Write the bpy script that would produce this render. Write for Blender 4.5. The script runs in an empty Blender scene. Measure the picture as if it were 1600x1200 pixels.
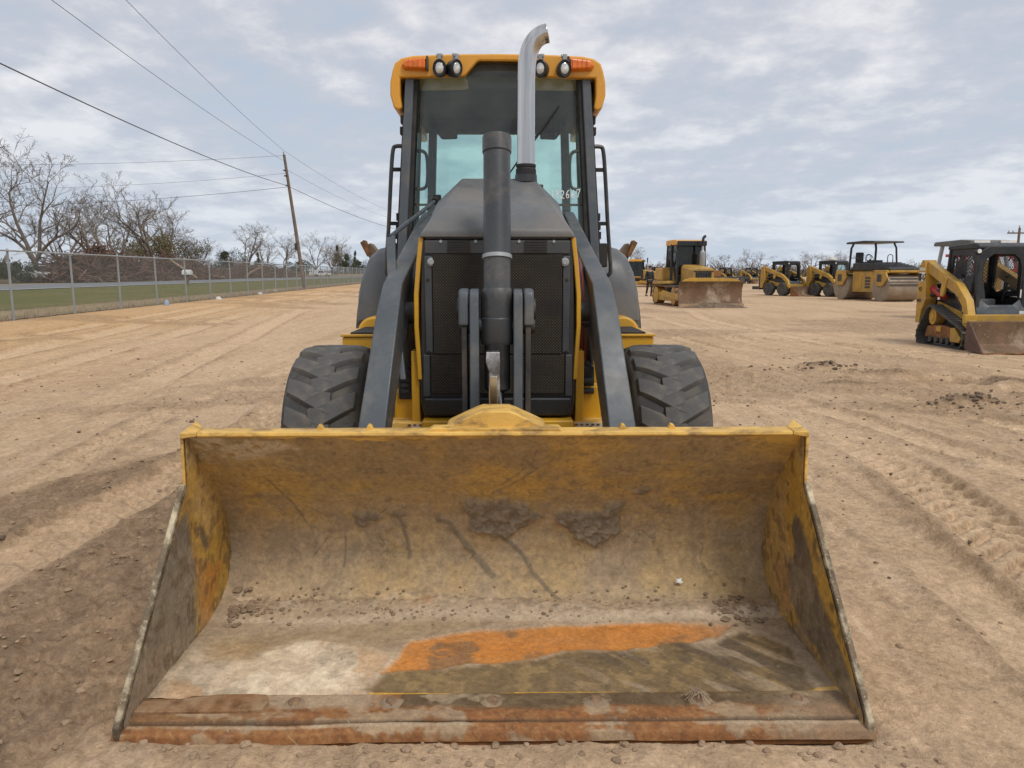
import bpy, math, random
import numpy as np
from mathutils import Vector, Matrix
R = math.radians
rnd = random.Random(7)
sc = bpy.context.scene
COL = sc.collection

# ------------------------------------------------------------------ camera
cd = bpy.data.cameras.new('camera'); cam = bpy.data.objects.new('camera', cd); COL.objects.link(cam)
cam.location = (0, 0, 1.35); cam.rotation_euler = (R(90) - math.atan(173 / 1150), 0, 0)
cd.sensor_width = 36; cd.lens = 1150 / 1600 * 36; cd.clip_start = .05; cd.clip_end = 6000
sc.camera = cam
sc.view_settings.view_transform = 'Standard'; sc.view_settings.look = 'None'
sc.view_settings.exposure = 0.28; sc.view_settings.gamma = 1; sc.view_settings.use_curve_mapping = False

# ------------------------------------------------------------------ world
SUN_EL, SUN_ROT = R(54), R(150)
w = bpy.data.worlds.new('World'); sc.world = w; w.use_nodes = True
nt = w.node_tree; nt.nodes.clear()
def N(nt, t, **k):
    n = nt.nodes.new(t)
    for a, v in k.items():
        if a.startswith('_'): n.inputs[a[1:].replace('_', ' ')].default_value = v
        else: setattr(n, a, v)
    return n
def L(nt, a, b): nt.links.new(a, b)
def MATH(nt, op, a, b=None, c=None):
    n = nt.nodes.new('ShaderNodeMath'); n.operation = op
    for i, v in enumerate((a, b, c)):
        if v is None: continue
        if isinstance(v, (int, float)): n.inputs[i].default_value = v
        else: nt.links.new(v, n.inputs[i])
    return n.outputs[0]
def RAMP(nt, fac, stops, interp='LINEAR'):
    n = nt.nodes.new('ShaderNodeValToRGB'); n.color_ramp.interpolation = interp
    e = n.color_ramp.elements
    while len(e) < len(stops): e.new(.5)
    for i, (p, c) in enumerate(stops):
        e[i].position = p
        e[i].color = (c, c, c, 1) if isinstance(c, (int, float)) else (*c, 1)
    nt.links.new(fac, n.inputs[0]); return n.outputs[0]
def MIX(nt, fac, a, b, mode='MIX'):
    n = nt.nodes.new('ShaderNodeMix'); n.data_type = 'RGBA'; n.blend_type = mode; n.clamp_factor = True
    for s, v in ((n.inputs[0], fac), (n.inputs[6], a), (n.inputs[7], b)):
        if isinstance(v, (int, float)): s.default_value = v
        elif isinstance(v, tuple): s.default_value = (*v, 1)
        else: nt.links.new(v, s)
    return n.outputs[2]
def NOISE(nt, vec, scale, detail=4, rough=.55, dist=0):
    n = nt.nodes.new('ShaderNodeTexNoise'); n.inputs['Scale'].default_value = scale
    n.inputs['Detail'].default_value = detail; n.inputs['Roughness'].default_value = rough
    n.inputs['Distortion'].default_value = dist
    if vec is not None: nt.links.new(vec, n.inputs['Vector'])
    return n.outputs['Fac']
def VMAP(nt, vec, scale=(1, 1, 1), rot=(0, 0, 0), loc=(0, 0, 0)):
    n = nt.nodes.new('ShaderNodeMapping'); n.inputs['Scale'].default_value = scale
    n.inputs['Rotation'].default_value = rot; n.inputs['Location'].default_value = loc
    nt.links.new(vec, n.inputs['Vector']); return n.outputs[0]

sky = N(nt, 'ShaderNodeTexSky', sky_type='NISHITA', sun_disc=False, sun_elevation=SUN_EL, sun_rotation=SUN_ROT)
tc = N(nt, 'ShaderNodeTexCoord'); sep = N(nt, 'ShaderNodeSeparateXYZ'); L(nt, tc.outputs['Generated'], sep.inputs[0])
zc = MATH(nt, 'MAXIMUM', sep.outputs[2], 0.0); zd = MATH(nt, 'ADD', zc, .20)
cmb = N(nt, 'ShaderNodeCombineXYZ')
L(nt, MATH(nt, 'DIVIDE', sep.outputs[0], zd), cmb.inputs[0]); L(nt, MATH(nt, 'DIVIDE', sep.outputs[1], zd), cmb.inputs[1])
cv = cmb.outputs[0]
n1 = NOISE(nt, VMAP(nt, cv, (1.0, 1.0, 1), (0, 0, .25), (3.1, .4, 0)), 1.35, 8, .58, .1)
n2 = NOISE(nt, VMAP(nt, cv, (1.0, 1.0, 1), (0, 0, .2), (9, 2, 4)), 4.6, 7, .58, .1)
n3 = NOISE(nt, VMAP(nt, cv, (.5, .6, 1), (0, 0, 0), (1.7, 5, 2)), .8, 3, .5)
dens = MATH(nt, 'ADD', MATH(nt, 'MULTIPLY', n1, .47), MATH(nt, 'ADD', MATH(nt, 'MULTIPLY', n2, .36), MATH(nt, 'MULTIPLY', n3, .17)))
cover = RAMP(nt, dens, [(.30, .7), (.44, 1.0)])
tone = RAMP(nt, dens, [(.38, (4.1, 4.65, 5.5)), (.44, (4.4, 4.8, 5.55)), (.48, (4.85, 5.1, 5.75)), (.515, (5.7, 5.85, 6.3)), (.57, (7.1, 7.15, 7.35))])
skyc = MIX(nt, 1.0, sky.outputs[0], (1.5, 1.5, 1.5), 'MULTIPLY')
skyc = MIX(nt, .55, skyc, (4.9, 5.7, 7.0))
cl = MIX(nt, cover, skyc, tone)
hz = RAMP(nt, zc, [(0.0, .62), (.10, .28), (.28, 0.0)])
cl = MIX(nt, hz, cl, (4.9, 5.75, 6.7))
bg = N(nt, 'ShaderNodeBackground'); bg.inputs[1].default_value = .098; L(nt, cl, bg.inputs[0])
wo = N(nt, 'ShaderNodeOutputWorld'); L(nt, bg.outputs[0], wo.inputs[0])

sd = bpy.data.lights.new('sun', 'SUN'); sd.energy = 1.6; sd.angle = R(20); sd.color = (1, .955, .89)
so = bpy.data.objects.new('sun', sd); COL.objects.link(so)
sdir = Vector((math.sin(R(142)) * math.cos(SUN_EL), math.cos(R(142)) * math.cos(SUN_EL), math.sin(SUN_EL)))  # towards the sun: high, to the right and a little behind the camera
so.rotation_euler = sdir.to_track_quat('Z', 'Y').to_euler()
sky.sun_rotation = math.atan2(sdir.x, sdir.y)

# ------------------------------------------------------------------ helpers
class MB:
    def __init__(s): s.v = []; s.f = []
    def add(s, vs, fs):
        b = len(s.v); s.v += [tuple(p) for p in vs]; s.f += [tuple(i + b for i in q) for q in fs]; return s
    def box(s, x0, x1, y0, y1, z0, z1):
        return s.add([(x, y, z) for z in (z0, z1) for x, y in ((x0, y0), (x1, y0), (x1, y1), (x0, y1))],
                     [(3, 2, 1, 0), (4, 5, 6, 7), (0, 1, 5, 4), (1, 2, 6, 5), (2, 3, 7, 6), (3, 0, 4, 7)])
    def obox(s, c, size, rot=(0, 0, 0)):
        from mathutils import Euler
        m = Euler(rot).to_matrix(); c = Vector(c); h = [q / 2 for q in size]
        vs = [c + m @ Vector((sx * h[0], sy * h[1], sz * h[2])) for sz in (-1, 1) for sx, sy in ((-1, -1), (1, -1), (1, 1), (-1, 1))]
        return s.add(vs, [(3, 2, 1, 0), (4, 5, 6, 7), (0, 1, 5, 4), (1, 2, 6, 5), (2, 3, 7, 6), (3, 0, 4, 7)])
    def loft(s, rings, caps=True, closed=True):
        n = len(rings[0]); vs = [p for r in rings for p in r]; fs = []
        for i in range(len(rings) - 1):
            for j in range(n if closed else n - 1):
                k = (j + 1) % n
                fs.append((i * n + j, i * n + k, (i + 1) * n + k, (i + 1) * n + j))
        if caps and closed:
            fs.append(tuple(range(n - 1, -1, -1))); fs.append(tuple(range((len(rings) - 1) * n, len(rings) * n)))
        return s.add(vs, fs)
    def prism(s, poly, ax, a, b):
        def P(u, v, t): return {'x': (t, u, v), 'y': (u, t, v), 'z': (u, v, t)}[ax]
        return s.loft([[P(u, v, a) for u, v in poly], [P(u, v, b) for u, v in poly]])
    def tube(s, pts, r, n=8, caps=True):
        pts = [Vector(p) for p in pts]; m = len(pts)
        rs = [r] * m if isinstance(r, (int, float)) else list(r)
        t0 = (pts[1] - pts[0]).normalized()
        ref = Vector((0, 0, 1)) if abs(t0.z) < .9 else Vector((1, 0, 0))
        u = t0.cross(ref).normalized(); rings = []
        for i in range(m):
            t = (pts[min(i + 1, m - 1)] - pts[max(i - 1, 0)]).normalized()
            u = (u - t * u.dot(t)).normalized(); vv = t.cross(u)
            rings.append([pts[i] + (u * math.cos(2 * math.pi * k / n) + vv * math.sin(2 * math.pi * k / n)) * rs[i] for k in range(n)])
        return s.loft(rings, caps)
    def lathe(s, prof, c=(0, 0, 0), ax='z', n=24):      # prof: (radius, t along axis)
        rings = []
        for k in range(n):
            a = 2 * math.pi * k / n; ca, sa = math.cos(a), math.sin(a); ring = []
            for r, t in prof:
                p = {'z': (r * ca, r * sa, t), 'x': (t, r * ca, r * sa), 'y': (r * sa, t, r * ca)}[ax]
                ring.append((p[0] + c[0], p[1] + c[1], p[2] + c[2]))
            rings.append(ring)
        m = len(prof); vs = [p for r in rings for p in r]; fs = []
        for k in range(n):
            q = (k + 1) % n
            for j in range(m - 1): fs.append((k * m + j, q * m + j, q * m + j + 1, k * m + j + 1))
        for j in (0, m - 1):
            if prof[j][0] > 1e-4: fs.append(tuple(k * m + j for k in (range(n) if j else range(n - 1, -1, -1))))
        return s.add(vs, fs)
    def cyl(s, p0, p1, r0, r1=None, n=16): return s.tube([p0, p1], [r0, r0 if r1 is None else r1], n)
    def off(s, d): s.v = [(a + d[0], b + d[1], c + d[2]) for a, b, c in s.v]; return s
    def mesh(s, name, mat=None, ang=32):
        me = bpy.data.meshes.new(name); me.from_pydata(s.v, [], s.f)
        if mat: me.materials.append(mat)
        me.polygons.foreach_set('use_smooth', [True] * len(me.polygons)); me.set_sharp_from_angle(angle=R(ang))
        me.update(); return me
    def build(s, name, mat, parent=None, bevel=0, seg=2, ang=32, fix=True):
        me = s.mesh(name, mat, ang)
        if fix:
            import bmesh
            bm = bmesh.new(); bm.from_mesh(me)
            bmesh.ops.remove_doubles(bm, verts=bm.verts, dist=1e-5)
            bmesh.ops.recalc_face_normals(bm, faces=bm.faces); bm.to_mesh(me); bm.free()
            me.set_sharp_from_angle(angle=R(ang))
        return link(name, me, parent, bevel, seg)
def link(name, me, parent=None, bevel=0, seg=2):
    o = bpy.data.objects.new(name, me); COL.objects.link(o)
    if parent: o.parent = parent
    if bevel:
        b = o.modifiers.new('Bevel', 'BEVEL'); b.width = bevel; b.segments = seg; b.limit_method = 'ANGLE'; b.angle_limit = R(38); b.harden_normals = True
    return o
def empty(name, loc, rz, label, cat, group=None):
    o = bpy.data.objects.new(name, None); COL.objects.link(o); o.empty_display_size = .2
    o.location = loc; o.rotation_euler = (0, 0, rz); return tag(o, label, cat, group)
def tag(o, label=None, cat=None, group=None, kind=None):
    if label: o['label'] = label
    if cat: o['category'] = cat
    if group: o['group'] = group
    if kind: o['kind'] = kind
    return o
def copy_tree(o, parent=None):
    c = o.copy(); COL.objects.link(c); c.parent = parent
    for ch in list(o.children): copy_tree(ch, c)
    return c
def rrect(x0, x1, y0, y1, r, n=4):
    out = []
    for cx, cy, a0 in ((x1 - r, y1 - r, 0), (x0 + r, y1 - r, 90), (x0 + r, y0 + r, 180), (x1 - r, y0 + r, 270)):
        for k in range(n + 1):
            a = R(a0 + 90 * k / n); out.append((cx + r * math.cos(a), cy + r * math.sin(a)))
    return out
def arc_pts(pts, n=6):       # Catmull-Rom smoothing of a polyline
    P = [Vector(p) for p in pts]; out = []
    for i in range(len(P) - 1):
        p0, p1, p2, p3 = P[max(i - 1, 0)], P[i], P[i + 1], P[min(i + 2, len(P) - 1)]
        for k in range(n):
            t = k / n
            out.append(.5 * ((2 * p1) + (p2 - p0) * t + (2 * p0 - 5 * p1 + 4 * p2 - p3) * t * t + (3 * p1 - p0 - 3 * p2 + p3) * t ** 3))
    out.append(P[-1]); return out

# ------------------------------------------------------------------ materials
def mat(name, col, rough=.5, metal=0, var=.18, vscale=4, grime=None, gamt=.5, gscale=3, gcut=.52, bump=.0, bscale=60, spec=.5, coat=0, rvar=.12, gscl=(1, 1, 1)):
    m = bpy.data.materials.new(name); m.use_nodes = True; t = m.node_tree; b = t.nodes['Principled BSDF']
    tc = t.nodes.new('ShaderNodeTexCoord'); v = tc.outputs['Object']
    n = NOISE(t, v, vscale, 5, .6)
    c = MIX(t, RAMP(t, n, [(.3, 0), (.7, 1)]), tuple(x * (1 - var) for x in col), tuple(min(1, x * (1 + var)) for x in col))
    if grime:
        g = NOISE(t, VMAP(t, v, gscl), gscale, 8, .66, .3)
        gf = RAMP(t, g, [(gcut - .06, 0), (gcut + .12, gamt)]); c = MIX(t, gf, c, grime)
        sp = RAMP(t, NOISE(t, v, gscale * 14, 4, .7), [(.62, 0), (.68, gamt)]); c = MIX(t, sp, c, grime)
    L(t, c, b.inputs['Base Color'])
    rr = RAMP(t, NOISE(t, v, vscale * 3, 4, .6), [(.3, max(.02, rough - rvar)), (.7, min(1, rough + rvar))]); L(t, rr, b.inputs['Roughness'])
    b.inputs['Metallic'].default_value = metal; b.inputs['Specular IOR Level'].default_value = spec
    b.inputs['Coat Weight'].default_value = coat; b.inputs['Coat Roughness'].default_value = .15
    if bump:
        bn = t.nodes.new('ShaderNodeBump'); bn.inputs['Strength'].default_value = bump; bn.inputs['Distance'].default_value = .01
        L(t, NOISE(t, v, bscale, 5, .65), bn.inputs['Height']); L(t, bn.outputs[0], b.inputs['Normal'])
    return m
def glass(name, tint, amt=1.0, dirt=0):
    m = bpy.data.materials.new(name); m.use_nodes = True; t = m.node_tree; t.nodes.clear()
    tr = N(t, 'ShaderNodeBsdfTransparent'); tr.inputs[0].default_value = (*tint, 1)
    gl = N(t, 'ShaderNodeBsdfGlossy'); gl.inputs['Roughness'].default_value = .02
    fr = N(t, 'ShaderNodeFresnel'); fr.inputs[0].default_value = 1.5
    mx = N(t, 'ShaderNodeMixShader'); L(t, MATH(t, 'MULTIPLY', fr.outputs[0], amt), mx.inputs[0]); L(t, tr.outputs[0], mx.inputs[1]); L(t, gl.outputs[0], mx.inputs[2])
    out = mx.outputs[0]
    if dirt:
        df = N(t, 'ShaderNodeBsdfDiffuse'); df.inputs[0].default_value = (.55, .5, .42, 1)
        tcn = N(t, 'ShaderNodeTexCoord'); nn = NOISE(t, tcn.outputs['Object'], 6, 6, .65)
        m2 = N(t, 'ShaderNodeMixShader'); L(t, RAMP(t, nn, [(.4, dirt * .3), (.75, dirt)]), m2.inputs[0]); L(t, out, m2.inputs[1]); L(t, df.outputs[0], m2.inputs[2]); out = m2.outputs[0]
    o = N(t, 'ShaderNodeOutputMaterial'); L(t, out, o.inputs[0]); return m
def attr_mat(name, rough=.85, bump=.5, bscale=90, fine=.25, spec=.3):
    m = bpy.data.materials.new(name); m.use_nodes = True; t = m.node_tree; b = t.nodes['Principled BSDF']
    a = N(t, 'ShaderNodeAttribute', attribute_name='Col'); tcn = N(t, 'ShaderNodeTexCoord'); v = tcn.outputs['Object']
    f1 = NOISE(t, v, 55, 6, .7); f2 = NOISE(t, v, 17, 6, .68)
    k = RAMP(t, f1, [(.3, 1 - fine), (.7, 1 + fine)]); k2 = RAMP(t, f2, [(.3, 1 - fine * .7), (.7, 1 + fine * .7)])
    c = MIX(t, 1, a.outputs['Color'], k, 'MULTIPLY'); c = MIX(t, 1, c, k2, 'MULTIPLY')
    wv = N(t, 'ShaderNodeVectorMath', operation='ADD'); nc = N(t, 'ShaderNodeTexNoise'); nc.inputs['Scale'].default_value = 5; nc.inputs['Detail'].default_value = 4; L(t, v, nc.inputs['Vector'])
    ms = N(t, 'ShaderNodeVectorMath', operation='SCALE'); ms.inputs['Scale'].default_value = .35; L(t, nc.outputs['Color'], ms.inputs[0]); L(t, v, wv.inputs[0]); L(t, ms.outputs[0], wv.inputs[1])
    vo = N(t, 'ShaderNodeTexVoronoi', feature='DISTANCE_TO_EDGE'); vo.inputs['Scale'].default_value = 5.5; L(t, wv.outputs[0], vo.inputs['Vector'])
    crack = MATH(t, 'MULTIPLY', RAMP(t, vo.outputs['Distance'], [(.004, 1), (.016, 0)]), RAMP(t, NOISE(t, v, 2.6, 3, .6), [(.58, 0), (.66, .4)])); c = MIX(t, crack, c, (.07, .05, .033))
    for rot, lo, colr in ((R(52), .70, (.10, .07, .04)), (R(-38), .705, (.50, .37, .18))):
        sr = NOISE(t, VMAP(t, VMAP(t, v, (1, 1, 1), (0, rot, 0)), (3.5, 30, 55)), 1, 3, .5); c = MIX(t, RAMP(t, sr, [(lo, 0), (lo + .03, .5)]), c, colr)
    sp = NOISE(t, v, 150, 3, .65); c = MIX(t, RAMP(t, sp, [(.63, 0), (.70, .6)]), c, (.075, .055, .036)); c = MIX(t, RAMP(t, NOISE(t, v, 120, 3, .65, .2), [(.66, 0), (.73, .5)]), c, (.56, .45, .30))
    L(t, c, b.inputs['Base Color'])
    L(t, RAMP(t, f2, [(.3, rough - .15), (.7, min(1, rough + .1))]), b.inputs['Roughness']); b.inputs['Specular IOR Level'].default_value = spec
    bn = N(t, 'ShaderNodeBump'); bn.inputs['Strength'].default_value = bump; bn.inputs['Distance'].default_value = .006
    L(t, MATH(t, 'ADD', NOISE(t, v, bscale, 6, .7), MATH(t, 'MULTIPLY', f2, .6)), bn.inputs['Height']); L(t, bn.outputs[0], b.inputs['Normal'])
    return m
DUST = (.34, .25, .165)
M = dict(
 yellow=mat('yellow_paint', (.62, .33, .018), .42, var=.1, grime=(.33, .22, .10), gamt=.35, gscale=2.5, gcut=.56, coat=.15),
 yellow_worn=mat('worn_yellow_paint', (.70, .43, .10), .55, var=.16, vscale=7, grime=(.20, .115, .05), gamt=.85, gscale=20, gcut=.53, bump=.25, bscale=70, gscl=(.45, 1, 1)),
 roof=mat('faded_orange_yellow_roof', (.72, .335, .030), .42, var=.06, grime=(.40, .22, .06), gamt=.3, gscale=2, coat=.1),
 grey=mat('charcoal_grey_paint', (.076, .090, .103), .40, var=.12, grime=(.20, .18, .15), gamt=.42, gscale=5, gcut=.55, bump=.08, bscale=160),
 grey_dusty=mat('dusty_grey_hood_paint', (.105, .112, .118), .45, var=.12, grime=(.22, .19, .155), gamt=.45, gscale=2.2, gcut=.5),
 black=mat('black_plastic', (.014, .016, .019), .38, var=.25, grime=(.10, .082, .06), gamt=.25, gscale=3, gcut=.55),
 blackmatt=mat('matt_black', (.012, .012, .013), .7, var=.2, grime=(.09, .07, .05), gamt=.3, gscale=4),
 dark=mat('dark_steel', (.03, .033, .038), .45, var=.25, grime=(.16, .12, .08), gamt=.4, gscale=5),
 rubber=mat('dusty_rubber', (.062, .061, .059), .78, var=.2, grime=(.17, .145, .115), gamt=.5, gscale=5, gcut=.5, bump=.15, bscale=90, spec=.25),
 rubber_lug=mat('worn_rubber_lug', (.098, .096, .092), .72, var=.18, grime=(.21, .175, .135), gamt=.55, gscale=9, gcut=.52, bump=.18, bscale=110, spec=.3),
 chrome=mat('polished_steel', (.56, .56, .55), .20, 1, var=.12, vscale=3, rvar=.08),
 grille_grey=mat('grille_dark_grey', (.044, .051, .058), .42, var=.2, grime=(.12, .10, .075), gamt=.3, gscale=4),
 cyl=mat('dark_cylinder_paint', (.048, .054, .060), .42, var=.15, grime=(.19, .165, .135), gamt=.45, gscale=7, gcut=.56, bump=.06, bscale=160),
 rod=mat('bare_steel_rod', (.52, .50, .47), .28, 1, var=.2, grime=(.07, .05, .035), gamt=.8, gscale=6, gcut=.5),
 zinc=mat('galvanised_steel', (.36, .38, .39), .5, .35, var=.15),
 wirezinc=mat('weathered_fence_wire', (.20, .21, .21), .6, .2, var=.15),
 rust=mat('rusty_steel', (.30, .135, .052), .85, var=.3, vscale=9, grime=(.13, .075, .04), gamt=.8, gscale=7, gcut=.48, bump=.5, bscale=90, spec=.25),
 amber=mat('amber_lens', (.75, .17, .008), .25, var=.25, vscale=25, coat=.5),
 lens=mat('lamp_lens', (.62, .64, .62), .12, .3, var=.45, vscale=30, coat=.6),
 white=mat('white_paint', (.74, .74, .72), .4, var=.06, grime=(.4, .35, .28), gamt=.3),
 whitemark=mat('white_paint_marker', (.85, .85, .83), .7, var=.03),
 red=mat('red_paint', (.42, .022, .03), .45, var=.15, grime=(.2, .08, .06), gamt=.3),
 redhose=mat('red_hose', (.20, .022, .02), .55),
 bluehose=mat('blue_label', (.02, .04, .22), .5),
 cream=mat('cream_sticker', (.62, .57, .47), .6, var=.1),
 tan=mat('tan_wood_rail', (.30, .21, .12), .7, var=.2),
 dirt=mat('dry_mud', (.27, .195, .13), .95, var=.25, vscale=15, bump=.5, bscale=60, spec=.1),
 dirt_dark=mat('damp_mud', (.15, .11, .078), .95, var=.3, vscale=15, bump=.5, bscale=60, spec=.1),
 ground_clod=mat('soil_clod', (.33, .235, .155), .95, var=.3, vscale=9, bump=.6, bscale=40, spec=.1),
 mound=mat('dark_soil', (.17, .125, .09), .95, var=.35, vscale=7, bump=.7, bscale=25, spec=.1),
 ylw2=mat('machine_yellow_paint', (.50, .285, .035), .5, var=.12, grime=(.26, .17, .085), gamt=.6, gscale=2.5, gcut=.5),
 bladed=mat('muddy_blade_steel', (.17, .105, .062), .75, var=.3, vscale=3, grime=(.46, .37, .27), gamt=.85, gscale=1.4, gcut=.57, spec=.3),
 drum=mat('drum_steel', (.31, .25, .185), .6, .25, var=.2, vscale=2, grime=(.24, .18, .12), gamt=.6, gscale=3),
 bark=mat('grey_bark', (.19, .155, .125), .9, var=.3, vscale=3, bump=.4, bscale=8, spec=.1),
 twig=mat('bare_twigs', (.20, .168, .142), .9, var=.25, vscale=.8, spec=.1),
 brush=mat('dead_brushwood', (.17, .11, .08), .9, var=.45, vscale=.7, spec=.1),
 log=mat('pale_log_wood', (.34, .25, .17), .9, var=.3, vscale=2, spec=.1),
 leaf_dark=mat('dark_evergreen_leaves', (.055, .068, .035), .7, var=.4, vscale=.6, spec=.2),
 leaf_brown=mat('bronze_oak_leaves', (.135, .112, .060), .75, var=.4, vscale=.5, spec=.2),
 wood=mat('weathered_pole_wood', (.175, .135, .102), .85, var=.25, vscale=2, bump=.3, bscale=30, spec=.1),
 wire=mat('dark_cable', (.06, .06, .065), .6),
 jacket=mat('dark_jacket_cloth', (.018, .022, .026), .85), trousers=mat('dark_brown_trousers', (.032, .027, .024), .9),
 skin=mat('skin', (.42, .24, .165), .55, var=.06), boot=mat('tan_boot_leather', (.17, .095, .05), .7), hair=mat('dark_hair', (.02, .014, .01), .7),
 asphalt=mat('grey_asphalt', (.19, .195, .20), .9, var=.12, vscale=.3, spec=.2), lane=mat('road_edge_paint', (.75, .75, .73), .7, var=.1),
 greyseat=mat('grey_seat_vinyl', (.16, .16, .16), .6), headliner=mat('dark_headliner', (.055, .058, .062), .9, var=.08),
 glass=glass('green_tinted_glass', (.84, .945, .93), 1.0, .05), glass2=glass('clear_side_glass', (.88, .96, .95), .22, .02), glassd=glass('smoked_glass', (.30, .36, .37), 1.0, .05),
 bird=mat('white_scrap', (.8, .8, .78), .8), greyplas=mat('grey_white_machine_paint', (.30, .31, .32), .5),
)
def chrome_mat():
    m = bpy.data.materials.new('reflection_streaked_steel'); m.use_nodes = True; t = m.node_tree; b = t.nodes['Principled BSDF']
    v = N(t, 'ShaderNodeTexCoord').outputs['Object']; n = NOISE(t, VMAP(t, v, (9, 9, .25)), 3, 3, .5); n2 = NOISE(t, v, 7, 6, .65)
    c = MIX(t, RAMP(t, n, [(.35, 0), (.65, 1)]), (.44, .435, .425), (.62, .615, .60)); c = MIX(t, RAMP(t, n2, [(.58, 0), (.70, .5)]), c, (.30, .26, .21))  # vertical streaks paint in reflected surroundings; the brown patches are stains
    L(t, c, b.inputs['Base Color']); b.inputs['Metallic'].default_value = 1; L(t, RAMP(t, n, [(.3, .10), (.7, .24)]), b.inputs['Roughness']); return m
M['chrome'] = chrome_mat()
# perforated screen: dense staggered holes as fine relief and colour
def screen_mat():
    m = bpy.data.materials.new('perforated_screen'); m.use_nodes = True; t = m.node_tree; b = t.nodes['Principled BSDF']
    tcn = N(t, 'ShaderNodeTexCoord'); v = tcn.outputs['Object']
    vo = N(t, 'ShaderNodeTexVoronoi', feature='F1'); vo.inputs['Scale'].default_value = 105; vo.inputs['Randomness'].default_value = 0
    L(t, VMAP(t, v, (1, .02, 1), (0, R(45), 0)), vo.inputs['Vector'])
    hole = RAMP(t, vo.outputs['Distance'], [(.32, 1), (.42, 0)])
    dust = RAMP(t, NOISE(t, v, 4.5, 7, .65, .3), [(.34, .2), (.60, 1)])
    holec = MIX(t, dust, (.010, .010, .011), (.15, .105, .052))
    L(t, MIX(t, hole, (.022, .022, .022), holec), b.inputs['Base Color']); b.inputs['Roughness'].default_value = .75; b.inputs['Specular IOR Level'].default_value = .2
    bn = N(t, 'ShaderNodeBump', invert=True); bn.inputs['Strength'].default_value = .4; bn.inputs['Distance'].default_value = .004; L(t, hole, bn.inputs['Height']); L(t, bn.outputs[0], b.inputs['Normal'])
    return m
M['screen'] = screen_mat()

# ------------------------------------------------------------------ value noise in numpy
def vnoise(x, y, seed=0):
    xi = np.floor(x).astype(np.int64); yi = np.floor(y).astype(np.int64); fx = x - xi; fy = y - yi
    fx = fx * fx * fx * (fx * (fx * 6 - 15) + 10); fy = fy * fy * fy * (fy * (fy * 6 - 15) + 10)
    def h(a, b):
        n = (a * 374761393 + b * 668265263 + seed * 974711) & 0x7fffffff
        n = ((n ^ (n >> 13)) * 1274126177) & 0x7fffffff
        return ((n ^ (n >> 16)) & 0xffff) / 65535.0
    a = h(xi, yi); b = h(xi + 1, yi); c = h(xi, yi + 1); d = h(xi + 1, yi + 1)
    return (a + (b - a) * fx) * (1 - fy) + (c + (d - c) * fx) * fy
def fbm(x, y, o=4, seed=0, g=.5):
    s = 0; a = 1; t = 0
    for i in range(o): s = s + a * vnoise(x * 2 ** i + 17.3 * i, y * 2 ** i - 9.1 * i, seed + i); t += a; a *= g
    return s / t
def sstep(a, b, x):
    t = np.clip((x - a) / (b - a), 0, 1); return t * t * (3 - 2 * t)
def in_poly(px, py, poly):       # signed distance, positive inside
    d = np.full(px.shape, 1e9); ins = np.zeros(px.shape, bool); n = len(poly)
    for i in range(n):
        ax, ay = poly[i]; bx, by = poly[(i + 1) % n]; ex, ey = bx - ax, by - ay
        t = np.clip(((px - ax) * ex + (py - ay) * ey) / (ex * ex + ey * ey + 1e-12), 0, 1)
        d = np.minimum(d, np.hypot(px - ax - t * ex, py - ay - t * ey))
        c = ((ay > py) != (by > py)) & (px < (bx - ax) * (py - ay) / (by - ay + 1e-12) + ax); ins ^= c
    return np.where(ins, d, -d)
def seg_d(px, py, pts):
    d = np.full(px.shape, 1e9)
    for (ax, ay), (bx, by) in zip(pts, pts[1:]):
        ex, ey = bx - ax, by - ay; t = np.clip(((px - ax) * ex + (py - ay) * ey) / (ex * ex + ey * ey + 1e-12), 0, 1)
        d = np.minimum(d, np.hypot(px - ax - t * ex, py - ay - t * ey))
    return d
def grid_obj(name, X, Y, Z, mat, parent=None, cols=None, wrap=False, extra=None):
    nr, nc = X.shape; co = np.stack([X, Y, Z], -1).reshape(-1, 3).astype(np.float32)
    i = np.arange(nr - 1)[:, None]; j = np.arange(nc if wrap else nc - 1)[None, :]; j2 = (j + 1) % nc
    q = np.stack([i * nc + j, i * nc + j2, (i + 1) * nc + j2, (i + 1) * nc + j], -1).reshape(-1, 4).astype(np.int32)
    me = bpy.data.meshes.new(name); me.vertices.add(len(co)); me.vertices.foreach_set('co', co.ravel())
    me.loops.add(q.size); me.loops.foreach_set('vertex_index', q.ravel())
    me.polygons.add(len(q)); me.polygons.foreach_set('loop_start', np.arange(len(q), dtype=np.int32) * 4)
    me.update(calc_edges=True); me.polygons.foreach_set('use_smooth', np.ones(len(q), bool))
    me.materials.append(mat)
    if cols is not None:
        a = me.attributes.new('Col', 'FLOAT_COLOR', 'POINT'); c4 = np.ones((len(co), 4), np.float32); c4[:, :3] = cols.reshape(-1, 3); a.data.foreach_set('color', c4.ravel())
    for k, v in (extra or {}).items():
        a = me.attributes.new(k, 'FLOAT', 'POINT'); a.data.foreach_set('value', v.astype(np.float32).ravel())
    return link(name, me, parent)

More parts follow.
